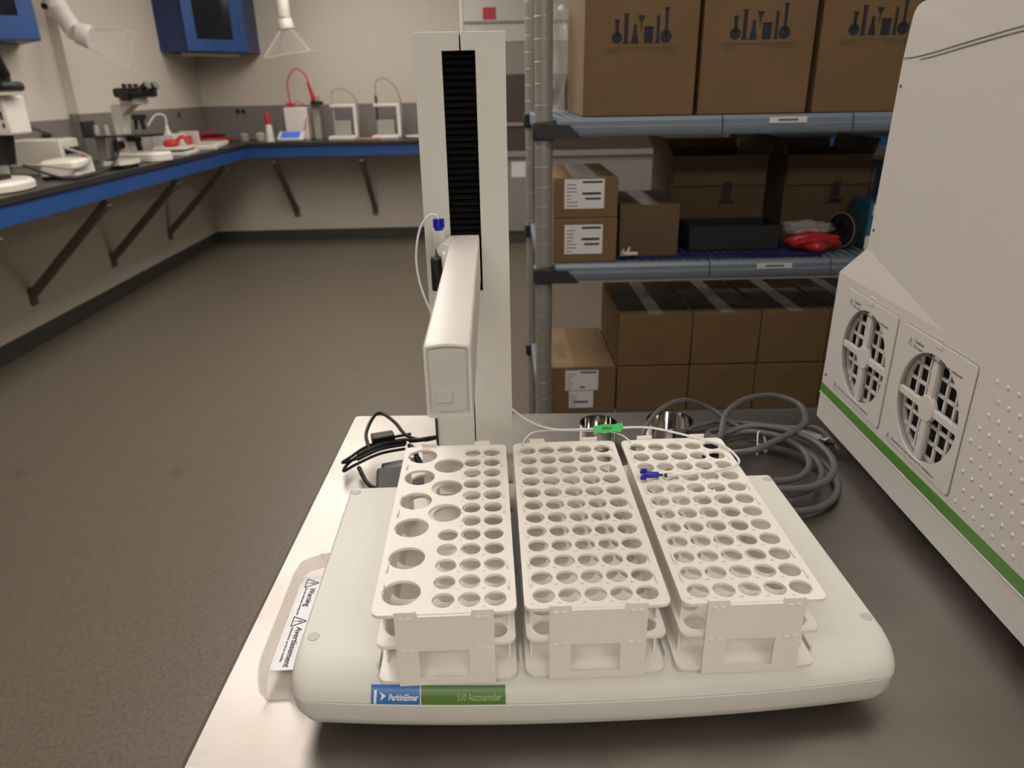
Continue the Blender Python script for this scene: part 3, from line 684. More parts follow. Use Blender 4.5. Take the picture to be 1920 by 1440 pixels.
# middle shelf
t = carton('cardboard_box', 'small labelled cardboard box, lower of the two by the post', .152, .34, .1065, sp_(.025, .0, .1005), SY, CARD, group='small labelled cartons')
label_sheet(t, .025, .021, .092, .070, [(.45, .95, .86, .93), (.45, .92, .47, .55), (.52, .92, .30, .37)], seed=1)
t = carton('cardboard_box', 'small labelled cardboard box with taped top, upper of the two by the post', .151, .34, .0925, sp_(.025, .0, .2075), SY, CARD, tape=.03, group='small labelled cartons')
label_sheet(t, .024, .022, .094, .068, [(.45, .95, .86, .93), (.45, .92, .47, .55), (.52, .92, .30, .37)], seed=2)
t = carton('cardboard_box', 'low brown cardboard box with pale tape on top, middle shelf', .148, .26, .128, sp_(.190, .05, .1005), SY, CARDD, tape=.022)
def open_carton(lab, x, y, z, w_, d_, h_, m=CARDD):
    t = thing('open_box', lab, 'box', sp_(x, y, z), SY, 'open cartons on the middle shelf')
    bm = bmesh.new(); th = .004
    box(bm, 0, w_, 0, d_, 0, th); box(bm, 0, w_, 0, th, th, h_); box(bm, 0, w_, d_ - th, d_, th, h_); box(bm, 0, th, th, d_ - th, th, h_); box(bm, w_ - th, w_, th, d_ - th, th, h_)
    obj('carton', bm, m, t)
    for (o, ex, ey, a, b) in (((0, 0, h_), (0, 1, 0), (-.5, 0, .9), d_, .05), ((w_, 0, h_), (0, 1, 0), (.25, 0, .9), d_, .04), ((0, d_, h_), (1, 0, 0), (0, .5, .8), w_, .03)):
        obj('flap', flat(bmesh.new(), [R2(.003, a - .003, 0, b)], frame(o, ex, ey), .003), m, t, smooth=False)
    obj('flap', flat(bmesh.new(), [R2(.003, w_ - .003, 0, .075)], frame((0, -.001, h_), (1, 0, 0), (0, -.12, -1)) , .003), m, t, smooth=False)
    obj('printed_marks', flat(bmesh.new(), [R2(0, .007, 0, .04), R2(.012, .019, 0, .04), R2(-.01, .03, -.012, -.006)], frame((w_ * .55, -.0145, h_ - .105), (1, 0, 0), (0, 0, 1)), .0004), PRINT, t, smooth=False)
    return t
open_carton('open brown cardboard box with flaps up, left one behind the black tray', .350, .215, .1005, .250, .26, .225)
open_carton('open brown cardboard box with flaps up, right one behind the red bag', .652, .215, .1005, .225, .26, .222)
t = thing('black_tray', 'black plastic bin standing on the navy mat, middle shelf', 'tray', sp_(.372, .085, .104), SY)
bm = bmesh.new(); box(bm, 0, .235, 0, .12, 0, .004); box(bm, 0, .235, 0, .004, 0, .062); box(bm, 0, .235, .116, .12, 0, .062); box(bm, 0, .004, 0, .12, 0, .062); box(bm, .231, .235, 0, .12, 0, .062); obj('tub', bm, BLACKM, t)
t = thing('mesh_mat', 'navy blue openwork plastic mat lying on the middle shelf', 'mat', sp_(.17, .015, .1003), SY)
loops = [R2(0, .52, 0, .19)]
for i in range(26):
    for j in range(9): loops.append(circle(.012 + i * .0198, .014 + j * .0202, .0072, 6))
me = plate_mesh(loops, .0034); me.transform(X(0, 0, .0018)); finish('lattice', me, MATB, t, smooth=False)
t = thing('plastic_bag', 'red plastic bag with crumpled clear film on the middle shelf', 'bag', sp_(.628, .05, .104), SY)
bm = bmesh.new(); bmesh.ops.create_icosphere(bm, subdivisions=4, radius=1)
for v in bm.verts:
    p = v.co; f = 1 + .10 * math.sin(6 * p.x + 2) + .08 * math.sin(9 * p.y + p.z * 5)
    v.co = Vector((p.x * .062 * f + .06, p.y * .05 * f + .03, max(0, (p.z * f + .75)) * .026))
obj('red_film', bm, REDD, t)
bm = bmesh.new(); bmesh.ops.create_icosphere(bm, subdivisions=4, radius=1)
for v in bm.verts:
    p = v.co; f = 1 + .16 * math.sin(8 * p.x + 1) + .12 * math.sin(11 * p.y + p.z * 7)
    v.co = Vector((p.x * .055 * f + .045, p.y * .045 * f + .04, p.z * .016 * f + .054))
obj('clear_film', bm, BAG, t)
t = thing('tape_roll', 'dark roll standing on edge beside the blue and white carton', 'roll', sp_(.775, .10, .1025), SY)
bm = bmesh.new(); lathe(bm, [(.020, -.012), (.046, -.012), (.046, .012), (.020, .012), (.020, -.012)], 28, X(0, 0, .0465) @ RZ(.38) @ RY(PI / 2)); obj('roll', bm, BLACK, t)
bm = bmesh.new(); lathe(bm, [(.042, -.0125), (.044, -.0125), (.044, .0125), (.042, .0125), (.042, -.0125)], 28, X(0, 0, .0465) @ RZ(.38) @ RY(PI / 2)); obj('rim', bm, EQG, t)
t = thing('product_box', 'blue and white product box half hidden by the white instrument', 'box', sp_(.822, .08, .1005), SY)
obj('carton', box(bmesh.new(), 0, .13, 0, .10, 0, .118, .002), KITB, t)
bm = bmesh.new(); flat(bm, [R2(.008, .122, .086, .112), R2(.0, .122, .0, .034)], frame((0, -.0002, 0), (1, 0, 0), (0, 0, 1)), .0006); lb = obj('white_panel', bm, PAPER, t, smooth=False)
bm = bmesh.new(); flat(bm, [R2(.045, .055, .098, .104), R2(.012, .04, .094, .097), R2(.02, .05, .014, .018)], frame((0, -.0009, 0), (1, 0, 0), (0, 0, 1)), .0004); obj('printed_marks', bm, INKG, lb, smooth=False)
t = thing('dark_case', 'dark blue case standing at the right end of the middle shelf', 'case', sp_(.88, .22, .1005), SY)
obj('shell', box(bmesh.new(), 0, .22, 0, .22, 0, .205, .012), mat('case_navy', (.012, .02, .045), .4), t)
film_bag('plastic_bag', 'crumpled clear film on top of the dark case', tuple(Vector(sp_(.97, .32, .3065))), .08, .07, .014, 9)
t = thing('pipe_fitting', 'small cream plastic fitting lying on the mat beside the small cartons', 'fitting', sp_(.205, .022, .115), SY + .2)
bm = bmesh.new(); cyl(bm, (-.015, 0, 0), (.028, 0, -.002), .006, .005, 14); cyl(bm, (.004, 0, 0), (.008, .0, .016), .004, .003, 12); cyl(bm, (-.012, -.010, .004), (-.004, .012, .006), .004, .004, 10)
obj('body', bm, CREAM, t)
# lower shelf
xs = [(.192, .186), (.380, .172), (.554, .173), (.729, .172)]
names = ['leftmost', 'second from left', 'third from left', 'rightmost']
for i, (x, w_) in enumerate(xs):
    t = carton('cardboard_box', f'brown carton with taped dark top, upper row, {names[i]} under the middle shelf', w_, .33, .138, sp_(x, .0, -.1735), SY, CARD, tape=.018, group='brown cartons upper row')
    obj('dark_panel', flat(bmesh.new(), [R2(.004, w_ / 2 - .020, .035, .225), R2(w_ / 2 + .020, w_ - .004, .035, .225)], frame((0, 0, .138), (1, 0, 0), (0, 1, 0)), .0004), mat('dark_top_panel', (.030, .027, .022), .45), t, smooth=False)  # dark rectangles on the carton top, either side of the tape
    obj('printed_marks', flat(bmesh.new(), [R2(0, .03, 0, .0015), R2(.004, .026, .006, .008), R2(0, .0015, 0, .018), R2(.028, .03, 0, .018)], frame((w_ * .42, -.0003, .102), (1, 0, 0), (0, 0, 1)), .0003), PRINTL, t, smooth=False)
    t = thing('cardboard_box', f'brown carton, {names[i]} of the bottom row just above the table edge', 'box', sp_(x, 0, -.3045), SY, 'brown cartons bottom row')
    obj('carton', box(bmesh.new(), 0, w_, 0, .33, 0, .1285, .003), CARD, t)
    obj('printed_marks', flat(bmesh.new(), [R2(0, .03, 0, .0015), R2(.004, .026, .006, .008), R2(0, .0015, 0, .018), R2(.028, .03, 0, .018)], frame((w_ * .42, -.0003, .092), (1, 0, 0), (0, 0, 1)), .0003), PRINTL, t, smooth=False)
t = thing('cardboard_box', 'brown carton with two white labels beside the shelving post', 'box', sp_(.0225, 0, -.3045), SY)
obj('carton', box(bmesh.new(), 0, .166, 0, .33, 0, .1305, .003), CARD, t)
label_sheet(t, .034, .066, .086, .056, [(.45, .95, .86, .93), (.45, .60, .12, .2)], seed=4)
label_sheet(t, .044, .016, .064, .048, [(.2, .8, .3, .4)], seed=5)
obj('packing_tape', flat(bmesh.new(), [R2(.058, .120, .002, .328)], frame((0, 0, .1305), (1, 0, 0), (0, 1, 0)), .0005), mat('brown_tape', (.20, .125, .06), .3), t, smooth=False)
obj('printed_text', flat(bmesh.new(), [R2(.014, .018, .20, .213), R2(.028, .042, .20, .217)] + [R2(.018, .042, .075 + k * .018, .086 + k * .018) for k in range(6)], frame((0, 0, .1305), (1, 0, 0), (0, 1, 0)), .0004), PRINTL, t, smooth=False)

# ================================================================== WORK TABLE
TA = math.radians(-2.3)
t = thing('work_table', 'stainless steel work table under the sampler and instrument', 'table', (-.2335, 1.083, FLOOR), TA)
tz = -FLOOR
bm = bmesh.new()
prof = []
loft(bm, [[(x, y, z) for x, y in rrect(0 + i, 1.9 - i, -1.75 + i, 0 - i, max(.012 - i, .002), 4)] for z, i in ((tz - .040, .002), (tz - .034, 0), (tz - .006, 0), (tz - .0017, .0017), (tz, .006))])
obj('tabletop', bm, SS, t)
for lx in (.06, 1.84):
    for ly in (-1.69, -.06):
        bm = bmesh.new(); cyl(bm, (lx, ly, .0), (lx, ly, tz - .04), .02, seg=20); cyl(bm, (lx, ly, 0), (lx, ly, .06), .026, .022, 20); obj('leg', bm, POST, t)
bm = bmesh.new(); box(bm, .06, 1.84, -1.69, -.06, .28, .30, .003); obj('undershelf', bm, SS, t)

# ================================================================== AUTOSAMPLER
A = thing('autosampler', 'white autosampler with tall tower, black bellows and long arm', 'laboratory instrument', (.08, .58, 0))
BX0, BX1, BYB = -.172, .3275, .732
def base_outline(fi, si, zlow=0):
    pts = []
    x0, x1 = BX0 + si, BX1 - si; yb = BYB - si * .3
    yf = lambda x: .4215 + fi + .014 * abs((x - .078) / .25) ** 2.2
    r = .020
    N = 24
    pts.append((x1 - .002, yb)); pts.append((x0 + .002, yb)); pts.append((x0, yb - .002))
    pts.append((x0, yf(x0) + r))
    for k in range(1, 6):
        a = PI + (PI / 2) * k / 6; pts.append((x0 + r + r * math.cos(a), yf(x0) + r + r * math.sin(a) - (k / 6) * (yf(x0) - yf(x0 + r)) ))
    for k in range(N + 1):
        x = x0 + r + (x1 - x0 - 2 * r) * k / N; pts.append((x, yf(x)))
    for k in range(1, 6):
        a = -PI / 2 + (PI / 2) * k / 6; pts.append((x1 - r + r * math.cos(a), yf(x1) + r + r * math.sin(a) - (1 - k / 6) * (yf(x1) - yf(x1 - r))))
    pts.append((x1, yf(x1) + r)); pts.append((x1, yb - .002))
    return pts
def shell(levels):
    bm = bmesh.new(); loft(bm, [[(x, y, z) for x, y in base_outline(fi, si)] for z, fi, si in levels]); return bm
ZS = .0470
obj('lower_housing', shell([(.0120, .022, .016), (.0145, .012, .010), (.021, .005, .0045), (.031, .001, .001), (ZS - .0008, 0, 0), (ZS, .0006, .0006)]), HOUS, A, True)
obj('seam_gasket', shell([(ZS - .001, .0016, .0016), (ZS + .0014, .0016, .0016)]), GRAP, A, True)
o_up = [(ZS + .0008, .0006, .0006), (ZS + .0014, 0, 0), (.0535, .0020, .0003), (.0580, .0058, .0008), (.0615, .0112, .0015), (.0640, .0180, .0023), (.0655, .0250, .0033), (.0662, .0320, .0045)]
obj('upper_housing', shell(o_up), HOUS, A, True)
for x, y in ((-.1590, .4860), (.3175, .4845), (-.1620, .7225), (.3185, .7215)):
    bm = bmesh.new(); cyl(bm, (x, y, .0655), (x, y, .0668), .0052, seg=24, bev=.0006); obj('screw_plug', bm, PLUG, A, True)
for x, y in ((-.11, .52), (.265, .52), (-.12, .70), (.28, .70)):
    bm = bmesh.new(); cyl(bm, (x, y, 0), (x, y, .013), .014, .016, 20, .001); obj('rubber_foot', bm, RUB, A, True)
for x in (-.099, .0158, .1335, .2525):            # low guide ribs that locate the racks
    for y in (.447, .56, .67): obj('rack_guide', box(bmesh.new(), x - .0012, x + .0012, y, y + .018, .0655, .0715, .0006), HOUS, A, True)
# nameplate on the rounded front
def front_pt(x, z):
    prev = None
    lv = o_up
    fi = lv[-1][1]
    for (za, fa, _), (zb, fb, _) in zip(lv[:-1], lv[1:]):
        if za <= z <= zb: fi = fa + (fb - fa) * (z - za) / (zb - za); break
    return Vector((x, .4215 + fi + .014 * abs((x - .078) / .25) ** 2.2, z))
def wrapped(bm, x0, x1, z0, z1, off, th=.0005, n=14, m_=7):
    t = bmesh.new(); g = []
    for i in range(n + 1):
        col = []
        for j in range(m_ + 1):
            x = x0 + (x1 - x0) * i / n; z = z0 + (z1 - z0) * j / m_
            p = front_pt(x, z); q = front_pt(x, z + .0005) - front_pt(x, z - .0005); nn = Vector((0, -q.z, q.y)).normalized()
            col.append((t.verts.new(p + nn * (off + th)), t.verts.new(p + nn * (off - .0006))))
        g.append(col)
    for i in range(n):
        for j in range(m_): 
            t.faces.new((g[i][j][0], g[i + 1][j][0], g[i + 1][j + 1][0], g[i][j + 1][0])); t.faces.new((g[i][j][1], g[i][j + 1][1], g[i + 1][j + 1][1], g[i + 1][j][1]))
    for i in range(n):
        t.faces.new((g[i][0][0], g[i][0][1], g[i + 1][0][1], g[i + 1][0][0])); t.faces.new((g[i][m_][0], g[i + 1][m_][0], g[i + 1][m_][1], g[i][m_][1]))
    for j in range(m_):
        t.faces.new((g[0][j][0], g[0][j + 1][0], g[0][j + 1][1], g[0][j][1])); t.faces.new((g[n][j][0], g[n][j][1], g[n][j + 1][1], g[n][j + 1][0]))
    merge(bm, t); return bm
NZ0, NZ1 = .0486, .0596
NX0, NXM, NX1 = -.1035, -.0640, .0025
np_ = obj('nameplate', wrapped(bmesh.new(), NX0, NXM - .0007, NZ0, NZ1, .0003), NPB, A, True, label='blue nameplate')
ng_ = obj('nameplate', wrapped(bmesh.new(), NXM, NX1, NZ0, NZ1, .0003), NPG, A, True, label='green nameplate')
bmw = wrapped(bmesh.new(), NXM - .0008, NXM + .0001, NZ0, NZ1, .0004); obj('divider', bmw, PAPER, np_, True)
def curl(o, x0, z0, off=.0013):          # bend flat lettering onto the rounded front; mesh is in plane x, y(up)
    for v in o.data.vertices:
        x = x0 + v.co.x; h = v.co.y
        # walk up the profile by arc length
        z = z0; s = 0; step = .0002
        while s < h:
            a = front_pt(x, z); z += step; s += (front_pt(x, z) - a).length
        p = front_pt(x, z); q = front_pt(x, z + .0005) - front_pt(x, z - .0005); nn = Vector((0, -q.z, q.y)).normalized()
        v.co = PM[A.name].inverted() @ (p + nn * (off + v.co.z))
def curled(name, parent, m, s=None, size=.01, x=0, z=0, shear=0, bold=0, width=None, polys=None, align='LEFT'):
    if s:
        o = text(name, s, size, Matrix(), m, parent, align, False, shear, bold, .0001, width)
    else:
        o = obj(name, flat(bmesh.new(), polys, Matrix(), .0002), m, parent, smooth=False)
    curl(o, x, z); return o
curled('emblem', np_, TXTW, polys=[[(.0008 * k / 7, .0098 * k / 7), (.0022 + .0008 * k / 7, .0098 * k / 7), (.0022 + .0008 * (k + 1) / 7, .0098 * (k + 1) / 7), (.0008 * (k + 1) / 7, .0098 * (k + 1) / 7)] for k in range(7)] + [ [(.0052, .0020), (.0102, .0054), (.0052, .0088), (.0066, .0054)]], x=NX0 + .0020, z=NZ0 + .0004)
curled('lettering', np_, TXTW, 'PerkinElmer', .0062, NX0 + .0137, NZ0 + .0028, shear=.25, bold=.00018, width=.0238)
curled('lettering', ng_, TXTG, 'S10 Autosampler', .0072, NX0 + .0680, NZ0 + .0028, width=.0345)

# tower
TX0, TX1, TY, TZT = -.0655, .0205, .735, .5445
TXS = -.0220
bz0, bz1, bx0, bx1 = .298, .5284, -.0392, -.0080
bx0b = -.0388
def side_shell(name, x0, x1, notch):
    # C-shaped front half with a tall rectangular opening for the bellows
    if notch == 'R': P = [(x0, .0), (x1, 0), (x1, bz0), (bx0, bz0), (bx0, bz1), (x1, bz1), (x1, TZT), (x0, TZT)]
    else: P = [(x0, 0), (x1, 0), (x1, TZT), (x0, TZT), (x0, bz1), (bx1, bz1), (bx1, bz0), (x0, bz0)]
    me = plate_mesh([P], .006, .0008); me.transform(frame((0, TY + .003, .016), (1, 0, 0), (0, 0, 1)) @ X(0, -.016, 0)); return me
me = side_shell('l', TX0, TXS - .0006, 'R'); me.transform(Matrix.Diagonal((1, 1, 1, 1)))
finish('tower_front_panel', me, HOUS, A, True)
me = side_shell('r', TXS + .0006, TX1, 'L'); finish('tower_front_panel', me, HOUS, A, True)
bm = bmesh.new()
box(bm, TX0, TX0 + .004, TY + .0062, TY + .095, .016, TZT, .0015); box(bm, TX1 - .004, TX1, TY + .0062, TY + .095, .016, TZT, .0015)
box(bm, TX0, TX1, TY + .0062, TY + .095, TZT - .004, TZT, .0015); box(bm, TX0, TX1, TY + .091, TY + .095, .016, TZT, .0015)
obj('tower_body', bm, HOUSD, A, True)
bm = bmesh.new(); box(bm, TXS - .003, TXS + .003, TY + .0045, TY + .009, .02, bz0 - .006); box(bm, TXS - .003, TXS + .003, TY + .0045, TY + .009, bz1 + .006, TZT - .005); obj('seam_strip', bm, GRAP, A, True)
# bellows: folded black strip
bm = bmesh.new(); lo = []
z = bz0 - .004; k = 0
pts = []
while z < bz1 + .004:
    pts.append((TY + (.0105 if k % 2 else .0045), z)); z += .0040 if k % 2 == 0 else .0022; k += 1
t_ = bmesh.new()
a = [t_.verts.new((bx0 - .002, y, z)) for y, z in pts]; b = [t_.verts.new((bx1 + .002, y, z)) for y, z in pts]
for i in range(len(pts) - 1): t_.faces.new((a[i], b[i], b[i + 1], a[i + 1]))
a2 = [t_.verts.new((bx0 - .002, y + .002, z)) for y, z in pts]; b2 = [t_.verts.new((bx1 + .002, y + .002, z)) for y, z in pts]
for i in range(len(pts) - 1): t_.faces.new((a2[i], a2[i + 1], b2[i + 1], b2[i]))
merge(bm, t_); obj('bellows', bm, mat('bellows_black', (.006, .006, .007), .6, spec=.25), A, True, smooth=False)
bm = bmesh.new(); box(bm, -.0668, -.0643, .731, .737, .070, .158, .0005); obj('edge_strip', bm, BLACK, A, True)
# arm
def arm_loop(y, inset=0.0):
    k = (y - .40) / (.733 - .40)
    x0 = -.0412 + .0020 * k + inset; x1 = -.0125 + .0026 * k - inset; z0 = .3088 + inset; z1 = .3555 - inset
    L = []
    for x, z in rrect(x0, x1, z0, z1, .0022, 3):
        f = (x - x0) / (x1 - x0); crown = .0016 * math.sin(PI * f)
        L.append((x, y, z + (crown if z > .33 else -crown * .6)))
    return L
bm = bmesh.new(); loft(bm, [arm_loop(y, i) for y, i in ((.401, .0012), (.4018, .0002), (.403, 0), (.50, 0), (.60, 0), (.70, 0), (.7335, 0))]); obj('arm', bm, ARM, A, True)
bm = bmesh.new(); cyl(bm, (-.0445, .685, .352), (-.0385, .728, .354), .006, .004, 16); box(bm, -.046, -.040, .675, .725, .335, .352, .003); obj('probe_bracket', bm, ARM, A, True)
cx0, cx1, cz0, cz1 = -.0408, -.0129, .3092, .3552
T = frame((0, .4012, 0), (1, 0, 0), (0, 0, 1))
def crown_rect(x0, x1, z0, z1, c1, c0, r=.001):
    L = []
    for x, z in rrect(x0, x1, z0, z1, r, 3):
        f = (x - x0) / (x1 - x0); L.append((x, z + (c1 if z > (z0 + z1) / 2 else -c0) * math.sin(PI * max(0, min(1, f)))))
    return L
def densify(P, n=5):
    out = []
    for a, b in zip(P, P[1:] + P[:1]):
        m = n if math.dist(a, b) > .008 else 1
        for k in range(m): out.append((a[0] + (b[0] - a[0]) * k / m, a[1] + (b[1] - a[1]) * k / m))
    return out
def crownd(x0, x1, z0, z1, c1, c0, r=.001):
    return [(x, z + (c1 if z > (z0 + z1) / 2 else -c0) * math.sin(PI * max(0, min(1, (x - x0) / (x1 - x0))))) for x, z in densify(rrect(x0, x1, z0, z1, r, 3))]
me = plate_mesh([crownd(cx0, cx1, cz0, cz1, .0016, .0010, .0018), crownd(cx0 + .0017, cx1 - .0017, cz0 + .0017, cz1 - .0017, .0014, .0008, .0012)], .0030, .0003)
me.transform(frame((0, .3995, 0), (1, 0, 0), (0, 0, 1))); ec = finish('end_cap_rim', me, ARM, A, True)
me = plate_mesh([crownd(cx0 + .0017, cx1 - .0017, cz0 + .0017, cz1 - .0017, .0014, .0008, .0012)], .001)
me.transform(frame((0, .4004, 0), (1, 0, 0), (0, 0, 1))); e2 = finish('end_cap', me, CAP, A, True)
xm0, xm1 = cx0 + .0030, cx1 - .0030
P = [(xm0, .3138), (xm0 + .0025, .3122), (xm1 - .0025, .3126), (xm1, .3144), (xm1, .3502), (xm1 - .0022, .3518), (xm0 + .0024, .3516), (xm0, .3498)]
me = plate_mesh([P], .0016, .0004); me.transform(frame((0, .3996, 0), (1, 0, 0), (0, 0, 1))); finish('raised_panel', me, CAP, e2, True)
bm = bmesh.new(); box(bm, -.0348, -.0245, .3978, .3990, .3186, .3274, .0006); obj('button', bm, CAP, e2, True)
bm = bmesh.new(); loft(bm, [[(x, y, z) for x, z in rrect(-.0388, -.0102, .3095, .3572, .001, 3)] for y in (.7305, .7345)]); obj('carriage_plate', bm, HOUSD, A, True)
# probe holder
bm = bmesh.new(); cyl(bm, (-.0527, .700, .3095), (-.0527, .700, .3410), .0056, seg=28, bev=.0006); obj('probe_clamp', bm, BLACK, A, True)
bm = bmesh.new(); cyl(bm, (-.0527, .700, .3410), (-.0527, .700, .3432), .0052, seg=24); cyl(bm, (-.0518, .700, .3432), (-.0512, .700, .3520), .0019, .0016, 12); obj('probe_stem', bm, mat('stem_metal', (.25, .25, .24), .3, .8), A, True)
bm = bmesh.new()
lp = []
for z, f in ((.3512, .9), (.3522, 1), (.3682, 1), (.3692, .92)):
    lp.append([(-.0490 + (.0067 if i % 2 else .0060) * f * math.cos(2 * PI * i / 48), .700 + (.0067 if i % 2 else .0060) * f * math.sin(2 * PI * i / 48), z) for i in range(48)])
loft(bm, lp); obj('knurled_barrel', bm, KNURL, A, True)
bm = bmesh.new(); cyl(bm, (-.0485, .700, .3690), (-.0483, .700, .3760), .0042, seg=16)
for a in range(6):
    c_, s_ = math.cos(a * PI / 3), math.sin(a * PI / 3); box(bm, -.0016, .0016, .0022, .0056, -.0042, .0042, .0006, T=X(-.0482, .700, .3758) @ RZ(a * PI / 3))
cyl(bm, (-.0482, .700, .3716), (-.0482, .700, .3800), .0036, .0032, 14); obj('fitting_nut', bm, BLUE, A, True)

# sample tubing
tb = thing('sample_tubing', 'thin white sample tubing looping from the probe to the blue fitting', 'tubing', (.11, .72, .137))
bm = bmesh.new()
tube(bm, [(-.0480, .700, .378), (-.0510, .70, .3835), (-.0579, .70, .3823), (-.0669, .70, .3702), (-.0722, .70, .3443), (-.0703, .70, .3175), (-.0611, .69, .2926), (-.0488, .68, .2760), (-.0350, .64, .2745), (-.0230, .61, .2700), (-.0119, .62, .2542), (.0156, .66, .1973), (.0417, .69, .1635), (.0695, .71, .1450), (.1096, .72, .1395), (.1259, .72, .1395), (.1428, .72, .1400), (.1766, .71, .1430), (.2163, .69, .1405), (.2420, .675, .1382), (.2500, .655, .1374), (.2480, .635, .1372), (.225, .622, .1372), (.195, .616, .1378), (.1690, .613, .1385)], .0012, 10, 8)
obj('tube', bm, TUBE, tb, True)
bm = bmesh.new(); tube(bm, [(.0300, .69, .1365), (.0334, .70, .1400), (.0446, .71, .1430), (.07, .715, .1412), (.1037, .72, .1370), (.128, .722, .1345), (.1414, .71, .1355), (.148, .69, .1372)], .0007, 8, 8); obj('thin_line', bm, TUBE, tb, True)
bm = bmesh.new(); T = frame((.1110, .7185, .1362), (1, 0, .04), (0, .45, .9))
flat(bm, [[(0, -.002), (.006, -.0008), (.012, -.0022), (.024, -.0012), (.030, -.0020), (.0335, .003), (.0325, .0086), (.022, .0072), (.012, .0082), (.006, .0070), (0, .0074)]], T, .0028); fg = obj('marker_flag', bm, GREEN, tb, True, smooth=False, label='green marker flag')
bm = bmesh.new(); flat(bm, [R2(.010 + k * .0022, .0112 + k * .0022, .0016, .0048) for k in range(5)] + [R2(.010, .013, .0042, .0048), R2(.0145, .018, .0016, .0022)], T @ X(0, 0, .0028), .0002); obj('printed_marks', bm, mat('dark_green', (.01, .12, .03), .5), fg, True, smooth=False)
bm = bmesh.new(); cyl(bm, (.1475, .6136, .1400), (.1608, .6126, .1395), .0036, .0030, 18, .0004)
for a in range(4): box(bm, -.0045, .0015, -.0010, .0010, .002, .0060, .0005, T=X(.1475, .6136, .1405) @ RX_(a * PI / 2))
obj('fitting', bm, BLUE, tb, True, label='blue fitting')
bm = bmesh.new(); cyl(bm, (.1608, .6126, .1395), (.1645, .6130, .1392), .0013, seg=10); cyl(bm, (.1665, .6130, .1388), (.1690, .6130, .1386), .0019, seg=14); obj('ferrule', bm, BLACK, tb, True)
bm = bmesh.new(); cyl(bm, (.138, .6140, .1400), (.1475, .6136, .1400), .0007, seg=8); obj('tube_end', bm, TUBE, tb, True)

# drip tray with warning label
tr = thing('drip_tray', 'narrow clear cream tray with warning label left of the sampler', 'tray', (-.1755, .482, 0), 0)
bm = bmesh.new()
def tray_loop(y, x0, zt, zf):
    th = .0014; x1 = -.0008; xf = -.0125
    return [(x0, y, zt), (x0 + .005, y, zf), (xf, y, zf), (x1, y, max(.031, zf + .004)), (x1 + th, y, max(.031, zf + .004)), (xf + .001, y, zf - th), (x0 + .004, y, zf - th), (x0 - th, y, zt)]
L_ = []
for y, x0, zt, zf in ((0, -.0360, .012, .0020), (.006, -.0375, .018, .0048), (.016, -.0390, .0240, .0090), (.030, -.0400, .027, .0115), (.055, -.0400, .027, .0120), (.145, -.0400, .027, .0120), (.162, -.0375, .027, .0120), (.168, -.0340, .027, .0120), (.175, -.0170, .029, .0120)):
    L_.append(tray_loop(y, x0, zt, zf))
loft(bm, L_); obj('channel', bm, TRAYM, tr)
bm = bmesh.new(); box(bm, -.030, -.016, .04, .15, 0, .0104, .001); obj('foot_rail', bm, TRAYM, tr)
T = frame((-.0335, .157, .0122), (0, -1, 0), (1, 0, 0))
bm = bmesh.new(); flat(bm, [R2(0, .134, .0, .0205)], T, .0005); wl = obj('warning_label', bm, mat('label_white', (.72, .70, .76), .3), tr, smooth=False)
TL = T @ X(0, 0, .0006)
def triangle(x, y, s, hgt):
    outer = [(x, y), (x + s, y), (x + s / 2, y + hgt)]
    b = .0010
    def bar(p, q):
        p, q = Vector(p), Vector(q); d = (q - p).normalized(); n = Vector((-d.y, d.x)) * b / 2
        return [tuple(p - n), tuple(q - n), tuple(q + n), tuple(p + n)]
    P = [bar(outer[0], outer[1]), bar(outer[1], outer[2]), bar(outer[2], outer[0])]
    cx = x + s / 2
    P.append([(cx - .0004, y + hgt * .3), (cx + .0004, y + hgt * .3), (cx + .0008, y + hgt * .68), (cx - .0008, y + hgt * .68)]); P.append(circle(cx, y + hgt * .18, .0007, 8))
    return P
bm = bmesh.new(); flat(bm, triangle(.004, .0045, .014, .0135) + triangle(.063, .0045, .014, .0135), TL, .0002); obj('warning_symbol', bm, INK, wl, smooth=False)
text('lettering', 'Warning', .0085, TL @ X(.019, .0105, 0), INK, wl, shear=.1, bold=.0001, width=.029)
text('lettering', 'Avertissement', .0085, TL @ X(.078, .0105, 0), INK, wl, shear=.1, bold=.0001, width=.053)
text('lettering', 'Do not reach into moving arm', .0034, TL @ X(.019, .0055, 0), INK, wl, width=.041)
text('lettering', 'Attention au bras mobile', .0034, TL @ X(.078, .0055, 0), INK, wl, width=.046)

